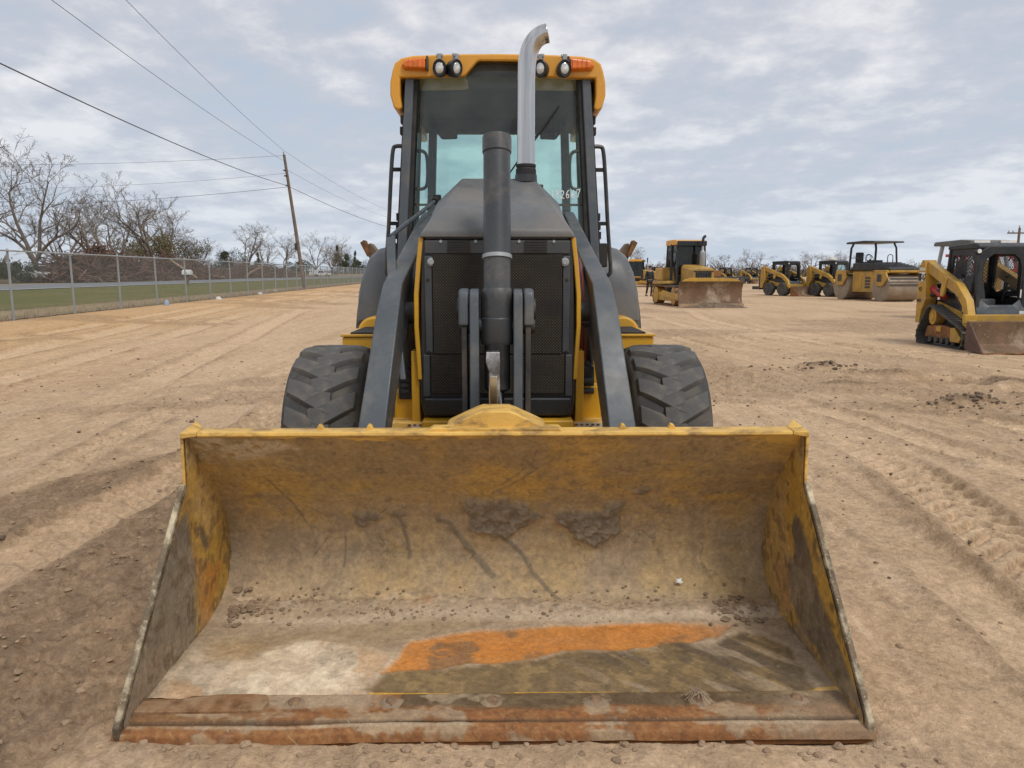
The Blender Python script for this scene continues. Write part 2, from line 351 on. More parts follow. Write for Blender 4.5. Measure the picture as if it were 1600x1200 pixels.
# ------------------------------------------------------------------ ground
FP, FD = np.array((-12.87, 19.1)), np.array((-.0697, 1.0)) / math.hypot(.0697, 1)      # fence line
def fence_s(x, y): return -((x - FP[0]) * FD[1] - (y - FP[1]) * FD[0])                  # metres beyond the fence (left)
def base_z(x, y):
    s = fence_s(x, y); return sstep(-8, 0, s) * .14 + sstep(0, 13, s) * .22
def gz(x, y): return float(base_z(np.array(float(x)), np.array(float(y))))
RUTS = [  # points, width, depth, lug pitch
 ([(-2.45, .4), (-2.40, 3.0), (-2.25, 5.0), (-2.2, 6.5), (-2.6, 9)], .40, .034, .15),
 ([(2.35, 1.5), (2.42, 3.3), (2.75, 5.6), (2.9, 7.0)], .42, .032, .17),
 ([(1.75, 1.0), (1.95, 3.2), (1.9, 5.5), (1.3, 9.5), (.9, 16)], .30, .016, 0),
 ([(3.6, 1.8), (3.7, 3.4), (3.3, 6.0), (2.6, 10), (2.0, 16), (1.2, 30)], .34, .018, 0),
 ([(4.6, 3), (4.4, 6.5), (3.7, 12), (3.0, 22)], .3, .014, .14),
 ([(-3.6, 2), (-4.2, 7), (-5.2, 13), (-7.2, 24), (-10, 50)], .5, .02, 0),
 ([(-5.6, 3), (-6.2, 8), (-7.2, 15), (-9.2, 28), (-12, 60)], .5, .022, 0),
 ([(-6.9, 5), (-7.8, 10), (-9.0, 17), (-10.8, 30), (-13.2, 62)], .6, .02, 0),
 ([(-8.5, 8), (-9.6, 14), (-11.5, 28), (-14, 60)], .5, .02, 0),
 ([(-3.0, 4), (-3.4, 6.8), (-3.2, 9), (-3.0, 14), (-4, 24)], .3, .014, .12),
 ([(6.5, 4), (5.5, 9), (4.6, 15), (4.4, 26)], .4, .016, 0), ([(9, 10), (6.5, 13.5), (4, 16.5), (1, 19)], .4, .018, .15),
 ([(12, 18), (8, 21), (3, 24), (-3, 26)], .5, .016, 0), ([(7.2, 9.5), (6.0, 14), (5.8, 22), (7, 30)], .4, .014, 0),
]
PITS = [(4.35, 10.35, .55, .22, .10), (4.95, 9.75, .7, .22, .05), (5.35, 8.95, .62, .4, -.10), (4.65, 7.45, .40, .22, .09), (5.95, 7.9, .5, .3, .10), (6.1, 8.9, .55, .3, .05), (4.0, 8.7, .5, .15, .05)]
def ground_full(x, y):
    z = base_z(x, y); r = np.hypot(x, y); fade = 1 - sstep(45, 70, r); out = fence_s(x, y); yard = 1 - sstep(-.6, .1, out)
    amp = fade * yard
    z = z + amp * (.055 * (fbm(x * .35, y * .25, 3, 3) - .5) + .020 * (fbm(x * 2.2, y * 1.1, 4, 11) - .5))
    streak = fbm(x * 2.6 + .25 * y, y * .22, 4, 21); z = z + amp * .022 * (streak - .5)
    damp_shade = np.zeros(x.shape); pack = np.zeros(x.shape)
    # disturbed soil left of the bucket and in strips
    dl = in_poly(x, y, [(-4.6, 2.9), (-3.4, 4.0), (-2.75, 5.3), (-1.9, 5.6), (-1.15, 4.9), (-1.2, 2.4), (-1.3, 1.3), (-1.9, 1.4), (-3.2, 2.0)])
    wob = .5 * (fbm(x * 1.3, y * 1.3, 4, 31) - .5)
    dist = sstep(-.18, .16, dl + wob)
    nrm = 1 - sstep(.16, .24, np.abs(x + 2.36 - .05 * (y - 3))) * 1.0
    dist = dist * (1 - .85 * nrm)
    rough = np.abs(fbm(x * 7, y * 7, 4, 41, .6) - .5) * 1.5 + np.abs(fbm(x * 19, y * 15, 3, 42, .6) - .5) * 1.1
    z = z + dist * (.062 * rough - .010) * (1 - sstep(10, 14, r))
    damp_shade = np.maximum(damp_shade, dist * (.45 + .5 * fbm(x * 5, y * 3, 4, 43)))
    dr = sstep(.50, .64, fbm(x * .55 + 3.7, y * .16 + 1.3, 4, 51)) * (x > 1.3) * (y < 14)
    z = z + amp * dr * .035 * rough; damp_shade = np.maximum(damp_shade, dr * .40 * fbm(x * 4, y * 4, 3, 53))
    far = sstep(.54, .66, fbm(x * .22 + 8, y * .35, 4, 61)) * (r > 8); damp_shade = np.maximum(damp_shade, far * .35); z = z + amp * far * .05 * rough
    for pts, wd, dp, lug in RUTS:
        px = np.interp(y, [p[1] for p in pts], [p[0] for p in pts]) if pts[0][1] < pts[-1][1] else 0
        wbl = .10 * (vnoise(y * .6, x * 0 + wd * 9, 71) - .5)
        d = np.abs(x - px - wbl); ok = (y > pts[0][1]) & (y < pts[-1][1])
        ends = sstep(pts[0][1], pts[0][1] + .6, y) * (1 - sstep(pts[-1][1] - 1.5, pts[-1][1], y)) * ok
        pres = ends * (.35 + .65 * sstep(.35, .6, vnoise(y * .5, x * 0 + dp * 900, 73)))
        ins = 1 - sstep(wd * .42, wd * .56, d); rim = np.exp(-((d - wd * .62) / .055) ** 2)
        z = z + yard * pres * dp * 1.5 * (-ins + .85 * rim * (.3 + 1.3 * fbm(x * 8, y * 8, 4, 75, .6)))
        if lug:
            ph = (y + (d) * .9) / lug; tri = np.abs((ph % 1) - .5) * 2
            z = z + pres * ins * dp * 1.5 * sstep(.38, .60, tri); damp_shade = np.maximum(damp_shade, pres * ins * .40 * (1 - np.abs(sstep(.30, .70, tri) - .5) * 2))  # groove and rim darkness stands in for weak relief shading, plus moist soil
        damp_shade = np.maximum(damp_shade, pres * rim * .62 * fbm(x * 9, y * 5, 3, 77)); pack = np.maximum(pack, pres * ins)
    for cx, cy, rx, ry, h in PITS:
        q = np.hypot((x - cx) / rx, (y - cy) / ry) + .5 * (fbm(x * 3, y * 3, 3, 81) - .5)
        k = 1 - sstep(.35, 1.15, q); z = z + h * k * (.7 + .7 * rough); damp_shade = np.maximum(damp_shade, k * (.75 + .3 * rough))
        if h < 0: z = z + .05 * np.exp(-((q - 1.05) / .2) ** 2)
    # under the bucket edge: pushed ridge
    z = z + .02 * np.exp(-((y - 1.86 + .03 * fbm(x * 4, x * 0, 3, 5)) / .06) ** 2) * (np.abs(x + .04) < 1.25) * fbm(x * 6, y * 6, 3, 6)
    near = (1 - sstep(6, 12, r)); z = z + near * (.014 * (fbm(x * 14, y * 11, 4, 91, .6) - .5) + .016 * np.maximum(fbm(x * 5 + y, y * 3.2, 4, 93, .6) - .56, 0) * 4)
    flat = (1 - sstep(1.06, 1.16, np.abs(x + .05))) * sstep(1.93, 1.99, y) * (1 - sstep(2.9, 3.1, y))
    z = z * (1 - flat) - .03 * flat
    return z, np.clip(damp_shade, 0, 1) - .35 * pack * (damp_shade < .2)
def ground_mat():
    m = bpy.data.materials.new('tan_sandy_soil'); m.use_nodes = True; t = m.node_tree; b = t.nodes['Principled BSDF']
    tcn = N(t, 'ShaderNodeTexCoord'); v = tcn.outputs['Object']
    dam = N(t, 'ShaderNodeAttribute', attribute_name='damp_shade').outputs['Fac']; pk = MATH(t, 'MAXIMUM', MATH(t, 'MULTIPLY', dam, -1.6), 0.0); da = MATH(t, 'MULTIPLY', MATH(t, 'MAXIMUM', dam, 0.0), RAMP(t, NOISE(t, v, 9, 5, .7), [(.3, .7), (.65, 1.25)])); oa = N(t, 'ShaderNodeAttribute', attribute_name='warm').outputs['Fac']
    big = NOISE(t, VMAP(t, v, (1, .45, 1), (0, 0, .06)), .45, 5, .6, .4); st = NOISE(t, VMAP(t, v, (1.4, .16, 1), (0, 0, -.05)), 1.6, 6, .65, .2)
    fine = NOISE(t, v, 26, 7, .72); mid = NOISE(t, VMAP(t, v, (1, .5, 1)), 4.2, 6, .65, .3)
    c = MIX(t, RAMP(t, big, [(.34, 0), (.66, 1)]), (.61, .432, .275), (.505, .348, .215))
    c = MIX(t, RAMP(t, st, [(.48, 0), (.70, .6)]), c, (.42, .285, .165))
    c = MIX(t, RAMP(t, mid, [(.52, 0), (.72, .55)]), c, (.66, .485, .335))
    c = MIX(t, MATH(t, 'MULTIPLY', oa, RAMP(t, st, [(.3, .55), (.7, 1.0)])), c, (.56, .350, .170))
    c = MIX(t, pk, c, (.66, .475, .30)); c = MIX(t, da, c, (.225, .152, .094))
    c = MIX(t, 1, c, RAMP(t, fine, [(.30, .70), (.70, 1.26)]), 'MULTIPLY')
    c = MIX(t, 1, c, RAMP(t, NOISE(t, v, 64, 5, .75), [(.32, .82), (.68, 1.16)]), 'MULTIPLY')
    c = MIX(t, 1, c, RAMP(t, NOISE(t, VMAP(t, v, (1, .6, 1)), 8.5, 5, .7, .3), [(.28, .80), (.72, 1.18)]), 'MULTIPLY')
    c = MIX(t, RAMP(t, NOISE(t, v, 75, 3, .6), [(.69, 0), (.74, .55)]), c, (.10, .07, .05))
    L(t, c, b.inputs['Base Color']); b.inputs['Roughness'].default_value = .95; b.inputs['Specular IOR Level'].default_value = .12
    bn = N(t, 'ShaderNodeBump'); bn.inputs['Strength'].default_value = .85; bn.inputs['Distance'].default_value = .020
    hgt = MATH(t, 'ADD', MATH(t, 'MULTIPLY', mid, 1.6), MATH(t, 'ADD', fine, MATH(t, 'MULTIPLY', NOISE(t, v, 95, 4, .7), .45)))
    L(t, hgt, bn.inputs['Height']); L(t, bn.outputs[0], b.inputs['Normal']); return m
radii = np.concatenate([np.array([.02, .25, .45, .65]), .8 * 1.0058 ** np.arange(0, 750), 62.5 * 1.085 ** np.arange(0, 51)])
angs = np.concatenate([np.arange(-52, 52, .17), np.arange(52, 308, 4.0)])       # fine wedge in front, coarse behind, closed ring
A_, R_ = np.meshgrid(np.radians(angs), radii)
gx, gy = R_ * np.sin(A_), R_ * np.cos(A_)
gzv, gd = ground_full(gx, gy)
gs = fence_s(gx, gy); warm = sstep(-7.5, -1.5, gs + 2.0 * (fbm(gx * .3, gy * .2, 3, 7) - .5))
tag(grid_obj('ground', gx, gy, gzv, ground_mat(), wrap=True, extra={'damp_shade': gd, 'warm': warm}), kind='structure')

# strips beyond the fence: verge, road, field
def strip(name, s0, s1, dz, mat, ns=6, y0=-40, y1=320, ny=120):
    S, T = np.meshgrid(np.linspace(s0, s1, ns), np.linspace(y0, y1, ny))
    x = FP[0] + FD[0] * T - FD[1] * S; y = FP[1] + FD[1] * T + FD[0] * S
    return tag(grid_obj(name, x, y, base_z(x, y) + dz, mat), kind='structure')
def grass_mat(name, a, b_, d):
    m = bpy.data.materials.new(name); m.use_nodes = True; t = m.node_tree; b = t.nodes['Principled BSDF']
    v = N(t, 'ShaderNodeTexCoord').outputs['Object']
    c = MIX(t, RAMP(t, NOISE(t, VMAP(t, v, (1, .4, 1)), .5, 6, .65, .4), [(.40, 0), (.60, 1)]), a, b_)
    c = MIX(t, RAMP(t, NOISE(t, v, 2.5, 6, .7), [(.46, 0), (.66, .8)]), c, d)
    c = MIX(t, 1, c, RAMP(t, NOISE(t, v, 18, 5, .7), [(.28, .6), (.72, 1.35)]), 'MULTIPLY')
    L(t, c, b.inputs['Base Color']); b.inputs['Roughness'].default_value = .95; b.inputs['Specular IOR Level'].default_value = .1
    bn = N(t, 'ShaderNodeBump'); bn.inputs['Strength'].default_value = .9; bn.inputs['Distance'].default_value = .06
    L(t, NOISE(t, v, 14, 5, .7), bn.inputs['Height']); L(t, bn.outputs[0], b.inputs['Normal']); return m
DRY = grass_mat('dry_straw_grass', (.34, .255, .14), (.27, .20, .10), (.38, .30, .18))
GRN = grass_mat('short_green_grass', (.105, .118, .028), (.16, .145, .045), (.22, .17, .065))
strip('dry_verge', .15, 2.7, .022, DRY, 8)
strip('grass_verge', 2.7, 13.9, .030, GRN, 14)
strip('road', 13.9, 25.5, .06, M['asphalt'], 5)
strip('road_edge_line', 14.15, 14.45, .068, M['lane'], 2)
strip('road_shoulder', 25.5, 28.5, .050, DRY, 5)
strip('far_field', 28.5, 240.0, .045, grass_mat('leaf_litter', (.16, .115, .075), (.13, .10, .06), (.12, .11, .05)), 14)

# ================================================================== BACKHOE LOADER
BH = empty('backhoe_loader', (-.09, 5.0, 0), .0145, 'large backhoe loader facing the camera with its wide dirty yellow bucket lowered', 'backhoe loader')
OFF = (0, -5, 0)
def bh(mb, name, m, parent=BH, bevel=0, seg=2, ang=32): return mb.off(OFF).build(name, M[m] if isinstance(m, str) else m, parent, bevel, seg, ang)

# ---- bucket
PROF = [(2.53, .795), (2.79, .505), (2.835, .445), (2.868, .38), (2.885, .31), (2.885, .22), (2.84, .13), (2.76, .07), (2.62, .04), (2.30, .03), (2.09, .026)]
pl = np.array(PROF); sl = np.concatenate([[0], np.cumsum(np.hypot(*np.diff(pl, axis=0).T))])
def prof_at(s): return np.interp(s, sl, pl[:, 0]), np.interp(s, sl, pl[:, 1])
HW = 1.09
xs = np.linspace(-HW + .004, HW - .004, 380); ss = np.linspace(0.0, 1.535, 290)
X, S = np.meshgrid(xs, ss)
def soft(poly, wd=.02, wob=.05, f=7, seed=1):
    d = in_poly(X, S, poly); d = d + wob * (fbm(X * f, S * f, 4, seed) - .5) * 2; return sstep(-wd, wd, d)
def lerp(c, k, col): return c * (1 - k[..., None]) + np.array(col) * k[..., None]
n_a = fbm(X * 3, S * 3, 5, 101, .6); n_b = fbm(X * 9, S * 9, 4, 102, .6); n_c = fbm(X * 30, S * 30, 3, 103, .6); n_d = fbm(X * 2.0, S * 12, 4, 104, .6)
c = np.zeros(X.shape + (3,)) + np.array((.40, .235, .040))
c = lerp(c, .80 * sstep(.34, .60, n_a * .6 + n_b * .4), (.245, .168, .075))
c = lerp(c, .35 * sstep(.54, .66, n_d), (.16, .105, .05))
c = lerp(c, .55 * sstep(.60, .70, n_c * .65 + .35 * fbm(X * 70, S * 55, 2, 105)) * (S < .6), (.11, .07, .04))
mudk = sstep(.34, .66, S + .26 * (n_a - .5) + .16 * (n_b - .5))
c = lerp(c, .93 * mudk, (.290, .207, .122)); c = lerp(c, mudk * .7 * sstep(.46, .68, n_b), (.205, .145, .088)); c = lerp(c, mudk * .55 * sstep(.50, .66, fbm(X * 4, S * 2.5, 5, 106)), (.36, .235, .085)); c = lerp(c, mudk * .5 * sstep(.55, .7, n_c), (.17, .12, .075))
c = lerp(c, .55 * sstep(.52, .64, n_b * .5 + n_a * .5) * sstep(.25, .4, S) * (1 - sstep(.6, .75, S)), (.34, .205, .05))
lowk = sstep(.86, .96, S + .05 * (n_b - .5)); c = lerp(c, lowk, (.30, .215, .138))
c = lerp(c, lowk * .6 * sstep(.5, .66, n_b), (.235, .17, .11))
h = .0025 * (n_b - .5) + .006 * mudk * (n_b - .45) + .003 * n_c * mudk
pale = soft([(-1.02, 1.223), (-1.09, 1.4), (-1.058, 1.56), (-.699, 1.58), (-.429, 1.56), (-.428, 1.446), (-.368, 1.294), (-.498, 1.187), (-.705, 1.184), (-.832, 1.287)], .05, .07, 6, 5)
c = lerp(c, pale * .95, (.50, .385, .265)); c = lerp(c, pale * sstep(.45, .62, n_b), (.60, .49, .35)); c = lerp(c, pale * .75 * sstep(.55, .66, fbm(X * 7, S * 5, 4, 107)), (.30, .235, .165))
c = lerp(c, pale * .7 * sstep(.60, .68, fbm(X * 5, S * 6, 4, 117)), (.37, .20, .085)); h = h + pale * .006 * (n_b + .3)
bw = soft([(-1.041, 1.201), (-.876, 1.151), (-.797, 1.183), (-.836, 1.307), (-.99, 1.305)], .03, .04, 8, 6); c = lerp(c, bw * .75, (.27, .165, .062))
tp = soft([(-1.036, 1.157), (-.706, 1.094), (-.334, 1.032), (.05, 1.03), (-.017, 1.075), (-.317, 1.167), (-.403, 1.23), (-.679, 1.197), (-.873, 1.18)], .025, .03, 8, 7); c = lerp(c, tp * .85, (.25, .175, .098)); h = h - tp * .003
og = soft([(-.378, 1.385), (-.299, 1.181), (-.134, 1.129), (-.017, 1.108), (.26, 1.074), (.423, 1.070), (.604, 1.064), (.88, 1.082), (.80, 1.18), (.571, 1.218), (.397, 1.255), (.244, 1.248), (.138, 1.297), (-.014, 1.312), (-.172, 1.345)], .012, .022, 9, 8)
ogf = og * (1 - .75 * sstep(.55, .95, X)); c = lerp(c, ogf * .97, (.43, .175, .042)); c = lerp(c, ogf * .35 * sstep(.48, .62, n_b), (.36, .165, .06)); c = lerp(c, ogf * .5 * sstep(.5, .68, n_d), (.42, .16, .035)); c = lerp(c, og * .75 * sstep(.66, .74, fbm(X * 6, S * 10, 4, 121)), (.19, .115, .06))
dk = soft([(-.36, 1.372), (-.172, 1.348), (-.014, 1.318), (.138, 1.301), (.244, 1.25), (.571, 1.223), (.787, 1.192), (.98, 1.117), (1.03, 1.251), (1.005, 1.429), (.994, 1.56), (.453, 1.56), (-.153, 1.56), (-.385, 1.53), (-.43, 1.475)], .012, .03, 8, 9)
c = lerp(c, dk * .95, (.150, .103, .050)); c = lerp(c, dk * .7 * sstep(.45, .66, fbm(X * 22, S * 22, 3, 123)), (.245, .165, .075))
dg = sstep(.1, .55, X) * dk; c = lerp(c, dg * .75 * sstep(.42, .62, fbm((X - S) * 10, (X + S) * 2.5, 4, 125)), (.075, .056, .040)); c = lerp(c, dg * .55 * sstep(.55, .68, fbm((X - S) * 16, (X + S) * 3, 4, 127)), (.30, .23, .155))
edge = sstep(-.02, .0, in_poly(X, S, [(-.35, 1.12), (.9, 1.04), (1.03, 1.25), (1.0, 1.60), (-.43, 1.58)]) + .02 * (n_b - .5))
h = h + (1 - np.maximum(og, dk)) * lowk * .007
lip_ = lowk * (1 - np.maximum(og, dk)) * np.maximum(sstep(.03, .0, np.abs(og - .15)), 0); c = lerp(c, .7 * lip_ * (X > -.35), (.47, .39, .29))
for poly, hh in (([(-.108, .45), (.033, .44), (.17, .52), (.06, .61), (-.10, .58)], .018), ([(.25, .52), (.49, .48), (.50, .62), (.40, .68), (.30, .66)], .022), ([(-.58, .52), (-.49, .50), (-.46, .53), (-.55, .57)], .014), ([(-.44, .50), (-.36, .50), (-.33, .55), (-.40, .56)], .012), ([(.54, .39), (.58, .38), (.59, .44), (.55, .45)], .012)):
    k = soft(poly, .02, .07, 11, int(hh * 9000)); k = k * sstep(.3, .5, n_b + .3 * k)
    c = lerp(c, k * .97, (.105, .080, .055)); c = lerp(c, k * .7 * sstep(.5, .65, n_c), (.19, .145, .10)); h = h + k * hh * (.4 + 1.6 * n_c)
for pts, wd in (([(-.24, .555), (-.201, .567), (-.085, .726), (-.02, .80)], .018), ([(-.40, .529), (-.38, .60), (-.36, .72)], .012), ([(.007, .62), (.07, .68), (.163, .804), (.247, .922)], .014), ([(-.887, .275), (-.83, .43), (-.773, .573)], .005), ([(.16, .22), (.1, .29), (-.02, .40)], .005), ([(.15, .10), (.13, .2), (.02, .33)], .004), ([(-.62, .62), (-.625, .75)], .006)):
    k = sstep(wd, wd * .3, seg_d(X + .02 * (n_b - .5), S + .03 * (n_a - .5), pts)); c = lerp(c, k * .85, (.10, .075, .05)); h = h + k * .004 * (wd > .01)
cr = sstep(.055, .0, np.abs(S - (np.interp(X, [-1.08, -.75, -.45, -.04, .31, .88, 1.08], [.90, .935, .91, .925, .965, .995, .97]) + .05 * (n_a - .5))))
c = lerp(c, cr * .75 * sstep(.46, .58, n_c), (.16, .115, .075)); c = lerp(c, cr * .6 * sstep(.58, .66, fbm(X * 40, S * 40, 2, 131)), (.42, .33, .235)); h = h + cr * .016 * n_c
crl = sstep(.05, .0, np.abs(S - (np.interp(X, [-1.0, -.7, -.3, .3, 1.0], [1.03, 1.06, .99, 1.02, 1.02]) + .05 * (n_a - .5)))); c = lerp(c, crl * .55, (.43, .345, .245))
rs = soft([(-.347, .92), (-.286, .875), (-.244, .93), (-.29, .95)], .03, .05, 9, 15); c = lerp(c, rs * .7, (.30, .13, .035))
yw = sstep(.60, .74, fbm(X * 4 + 7, S * 5, 4, 137)) * (S < .5) * (X > .2); c = lerp(c, yw * .7, (.48, .27, .035))
sc1 = soft([(-1.07, .02), (-.75, .05), (-.70, .10), (-.93, .14), (-1.08, .13)], .03, .09, 14, 17) * sstep(.4, .6, n_c + .15); c = lerp(c, sc1 * .8, (.45, .36, .235)); h = h + sc1 * .004
tl = sstep(.03, .012, S + .03 * (n_b - .5)); c = lerp(c, tl * .8, (.10, .06, .035))
for xe in (-HW, HW):
    k = sstep(.12, .0, np.abs(X - xe) + .10 * (n_b - .5)) * sstep(.30, .55, S); c = lerp(c, k * .6, (.17, .125, .082)); h = h + k * .008
by = sstep(.014, .006, np.abs(S - 1.506) + .006 * (n_b - .5)) * (X > -.40) * (1 - .6 * sstep(.55, .7, n_a)); c = lerp(c, by * .9, (.55, .31, .045)); h = h + by * .004
py_, pz_ = prof_at(S); y2, z2 = prof_at(S + .004); y1, z1 = prof_at(S - .004 + 1e-6)
tyv, tzv = y2 - y1, z2 - z1; ln = np.hypot(tyv, tzv) + 1e-9; ny, nz = tzv / ln, -tyv / ln      # inward normal
for _ in range(6):
    ny[1:-1] = (ny[:-2] + ny[1:-1] * 2 + ny[2:]) / 4; nz[1:-1] = (nz[:-2] + nz[1:-1] * 2 + nz[2:]) / 4
big_d = .010 * (fbm(X * 1.6, S * 1.4, 2, 141) - .5)
BM = attr_mat('worn_muddy_bucket_steel', .82, .6, 80, .24, .25)
dustk = .20 * (1 - og) * (1 - dk); c = lerp(np.clip(c * 1.32, 0, .8), dustk, (.56, .46, .32))
bucket = grid_obj('bucket', X, py_ - 5 + ny * (h + big_d), pz_ + nz * (h + big_d), BM, BH, c)
# outer skin
oc = [(y + dy, z + dz) for (y, z), dy, dz in zip(PROF, (.012, .03, .03, .03, .03, .03, .022, .014, 0, 0, 0), (-.012, -.004, -.004, -.004, -.004, -.008, -.02, -.024, -.025, -.022, -.02))]
mb = MB(); mb.loft([[(x, y, z) for y, z in oc] for x in (-HW, HW)], caps=False, closed=False); bh(mb, 'back_skin', 'yellow_worn', bucket)
# top lip
mb = MB(); mb.prism([(2.520, .788), (2.535, .780), (2.585, .794), (2.585, .805), (2.524, .801)], 'x', -1.045, 1.045); bh(mb, 'top_lip', 'yellow_worn', bucket, .004)
for sx in (-1, 1):
    mb = MB(); mb.loft([[(sx * 1.046, 2.520, .787), (sx * 1.046, 2.585, .794), (sx * 1.046, 2.585, .8055), (sx * 1.046, 2.523, .8015)],
                        [(sx * 1.098, 2.512, .780), (sx * 1.090, 2.590, .792), (sx * 1.078, 2.610, .826), (sx * 1.098, 2.510, .800)]]); bh(mb, 'corner_gusset', 'yellow_worn', bucket, .003)
    for x in (.45, .625):
        mb = MB(); mb.prism([(sx * x - .014, .802), (sx * x + .014, .802), (sx * x + .006, .818), (sx * x - .005, .821)], 'y', 2.56, 2.585); bh(mb, 'weld_tab', 'yellow_worn', bucket, .003)
# spill guard
mb = MB(); mb.prism([(-.185, .80), (.18, .80), (.165, .812), (.068, .858), (.045, .866), (-.05, .866), (-.075, .858), (-.172, .812)], 'y', 2.565, 2.72); bh(mb, 'spill_guard', 'yellow_worn', bucket, .012, 3)
mb = MB(); mb.prism([(-.245, .800), (.235, .800), (.222, .812), (-.226, .812)], 'y', 2.532, 2.60); bh(mb, 'guard_base', 'yellow_worn', bucket, .004)
SCRAPED = mat('scraped_edge_steel', (.155, .115, .070), .75, .1, var=.4, vscale=9, grime=(.66, .56, .38), gamt=.9, gscale=11, gcut=.53, bump=.5)
# side plates with their own stains
for sx in (-1, 1):
    outl = [(2.52, .80), (2.515, .615), (1.985, .055), (1.985, .006), (2.62, .02), (2.78, .05), (2.86, .12), (2.905, .22), (2.905, .34), (2.885, .415), (2.545, .802)]
    ygr, tt = np.meshgrid(np.linspace(1.985, 2.905, 190), np.linspace(0, 1, 120))
    up = np.interp(ygr, [1.985, 2.515, 2.520, 2.545, 2.885, 2.905], [.055, .615, .80, .802, .415, .34]); lo = np.interp(ygr, [1.985, 2.62, 2.78, 2.86, 2.905], [.006, .02, .05, .12, .22])
    zgr = lo + (up - lo) * tt
    def sp(poly, wd=.02, wob=.04, f=9, seed=3):
        d = in_poly(ygr, zgr, poly) + wob * (fbm(ygr * f + sx, zgr * f, 4, seed) - .5) * 2; return sstep(-wd, wd, d)
    na = fbm(ygr * 5 + sx * 3, zgr * 5, 5, 201, .6); nb = fbm(ygr * 14, zgr * 14, 4, 202, .6)
    cc = np.zeros(ygr.shape + (3,)) + np.array((.46, .265, .038)); cc = lerp(cc, .6 * sstep(.45, .65, na), (.30, .18, .05)); cc = lerp(cc, .7 * sstep(.62, .7, nb), (.10, .06, .03))
    if sx < 0:
        k = sp([(2.50, .55), (2.515, .42), (2.54, .25), (2.53, .10), (2.44, -.05), (1.9, -.05), (1.9, .2), (2.3, .5)], .02, .05); cc = lerp(cc, k * .92, (.150, .128, .102)); cc = lerp(cc, k * .5 * sstep(.45, .62, nb), (.21, .17, .12))
        k2 = sp([(2.53, .40), (2.58, .30), (2.76, .22), (2.64, .05), (2.53, .06), (2.55, .22)], .015, .03); cc = lerp(cc, k2 * .9, (.46, .20, .028))
        k3 = sp([(2.60, .43), (2.70, .34), (2.66, .28), (2.60, .36)], .02, .06, 12); cc = lerp(cc, k3 * .85, (.085, .068, .055))
        k4 = sp([(1.9, .16), (2.25, .16), (2.42, .06), (2.42, -.02), (1.9, -.02)], .03, .05); cc = lerp(cc, k4 * .85, (.22, .155, .105))
    else:
        k = sp([(2.56, .47), (2.555, .15), (2.45, .10), (2.14, .04), (2.0, .07), (2.37, .327), (2.47, .45)], .012, .03); cc = lerp(cc, k * .9, (.155, .122, .085)); cc = lerp(cc, k * .6 * sstep(.48, .6, nb), (.09, .072, .055))
        k2 = sp([(2.72, .25), (2.66, .14), (2.55, .07), (2.545, .15), (2.62, .24)], .02, .04); cc = lerp(cc, k2 * .7, (.36, .16, .035))
        k4 = sp([(2.5, .12), (2.1, .05), (2.0, .0), (2.6, 0)], .02, .04); cc = lerp(cc, k4 * .8, (.24, .165, .10))
    bk = sstep(.10, .0, (2.90 - ygr) + .10 * (na - .5)); cc = lerp(cc, bk * .55, (.17, .12, .075))
    cc = lerp(cc, .22 * sstep(.35, .65, fbm(ygr * 4 + sx, zgr * 4, 4, 207)) + .06 + 0 * ygr, (.50, .40, .27)); cc = lerp(cc, .5 * sstep(.58, .66, fbm(ygr * 26, zgr * 22, 3, 209)), (.13, .085, .045))
    sh = .006 * (fbm(ygr * 3, zgr * 3, 3, 205) - .5) + .003 * nb
    pr_ = grid_obj('side_plate', (sx * (HW - .004) - sx * sh) if True else 0, ygr - 5, zgr, BM, bucket, cc)
    mb = MB(); mb.prism([(y, z) for y, z in outl], 'x', sx * (HW + .001), sx * (HW + .012)); bh(mb, 'outer_plate', 'yellow_worn', bucket, .003)
    mb = MB(); mb.prism([(2.506, .622), (2.530, .600), (2.02, .030), (1.966, .010), (1.966, .050)], 'x', sx * (HW - .001), sx * (HW + .019)); bh(mb, 'side_cutter', SCRAPED, bucket, .004)
# cutting edge: bolted plate with a bevelled front
xe = np.linspace(-1.115, 1.115, 420); te = np.linspace(0, 1, 60); XE, TE = np.meshgrid(xe, te)
ye = np.interp(TE, [0, .68, .70, .73, .93, 1.0], [2.152, 2.016, 2.010, 2.002, 1.968, 1.960]); ze = np.interp(TE, [0, .03, .68, .70, .73, .93, 1.0], [.030, .043, .041, .032, .036, .026, .001])
e1 = fbm(XE * 6, TE * 1.5, 5, 301, .6); e2 = fbm(XE * 26, TE * 7, 4, 302, .6); e3 = fbm(XE * 60, TE * 14, 3, 303, .6)
ce = np.zeros(XE.shape + (3,)) + np.array((.275, .120, .045)); ce = lerp(ce, .8 * sstep(.42, .62, e2), (.20, .088, .038)); ce = lerp(ce, .7 * sstep(.5, .62, e3), (.33, .165, .065))
top = 1 - sstep(.30, .46, TE + .22 * (e1 - .5)); dkz = top * (XE > -.30); ce = lerp(ce, dkz * .85, (.105, .078, .046)); ce = lerp(ce, dkz * .5 * sstep(.5, .64, e2), (.20, .14, .075))
pz2 = top * sstep(-.30, -.42, XE) * (1 - sstep(-.68, -.72, XE)); ce = lerp(ce, pz2 * .8, (.40, .30, .20))
lf = 1 - sstep(-.72, -.66, XE); ce = lerp(ce, lf * .8 * sstep(.15, .3, 1 - TE) , (.245, .135, .062)); ce = lerp(ce, sstep(.56, .66, e1) * .7, (.40, .30, .19))
rt = sstep(.75, .95, XE + .3 * (e1 - .5)); ce = lerp(ce, rt * .7, (.30, .215, .135)); ce = lerp(ce, sstep(.66, .70, TE) * (1 - sstep(.71, .76, TE)) * .8, (.07, .045, .028))
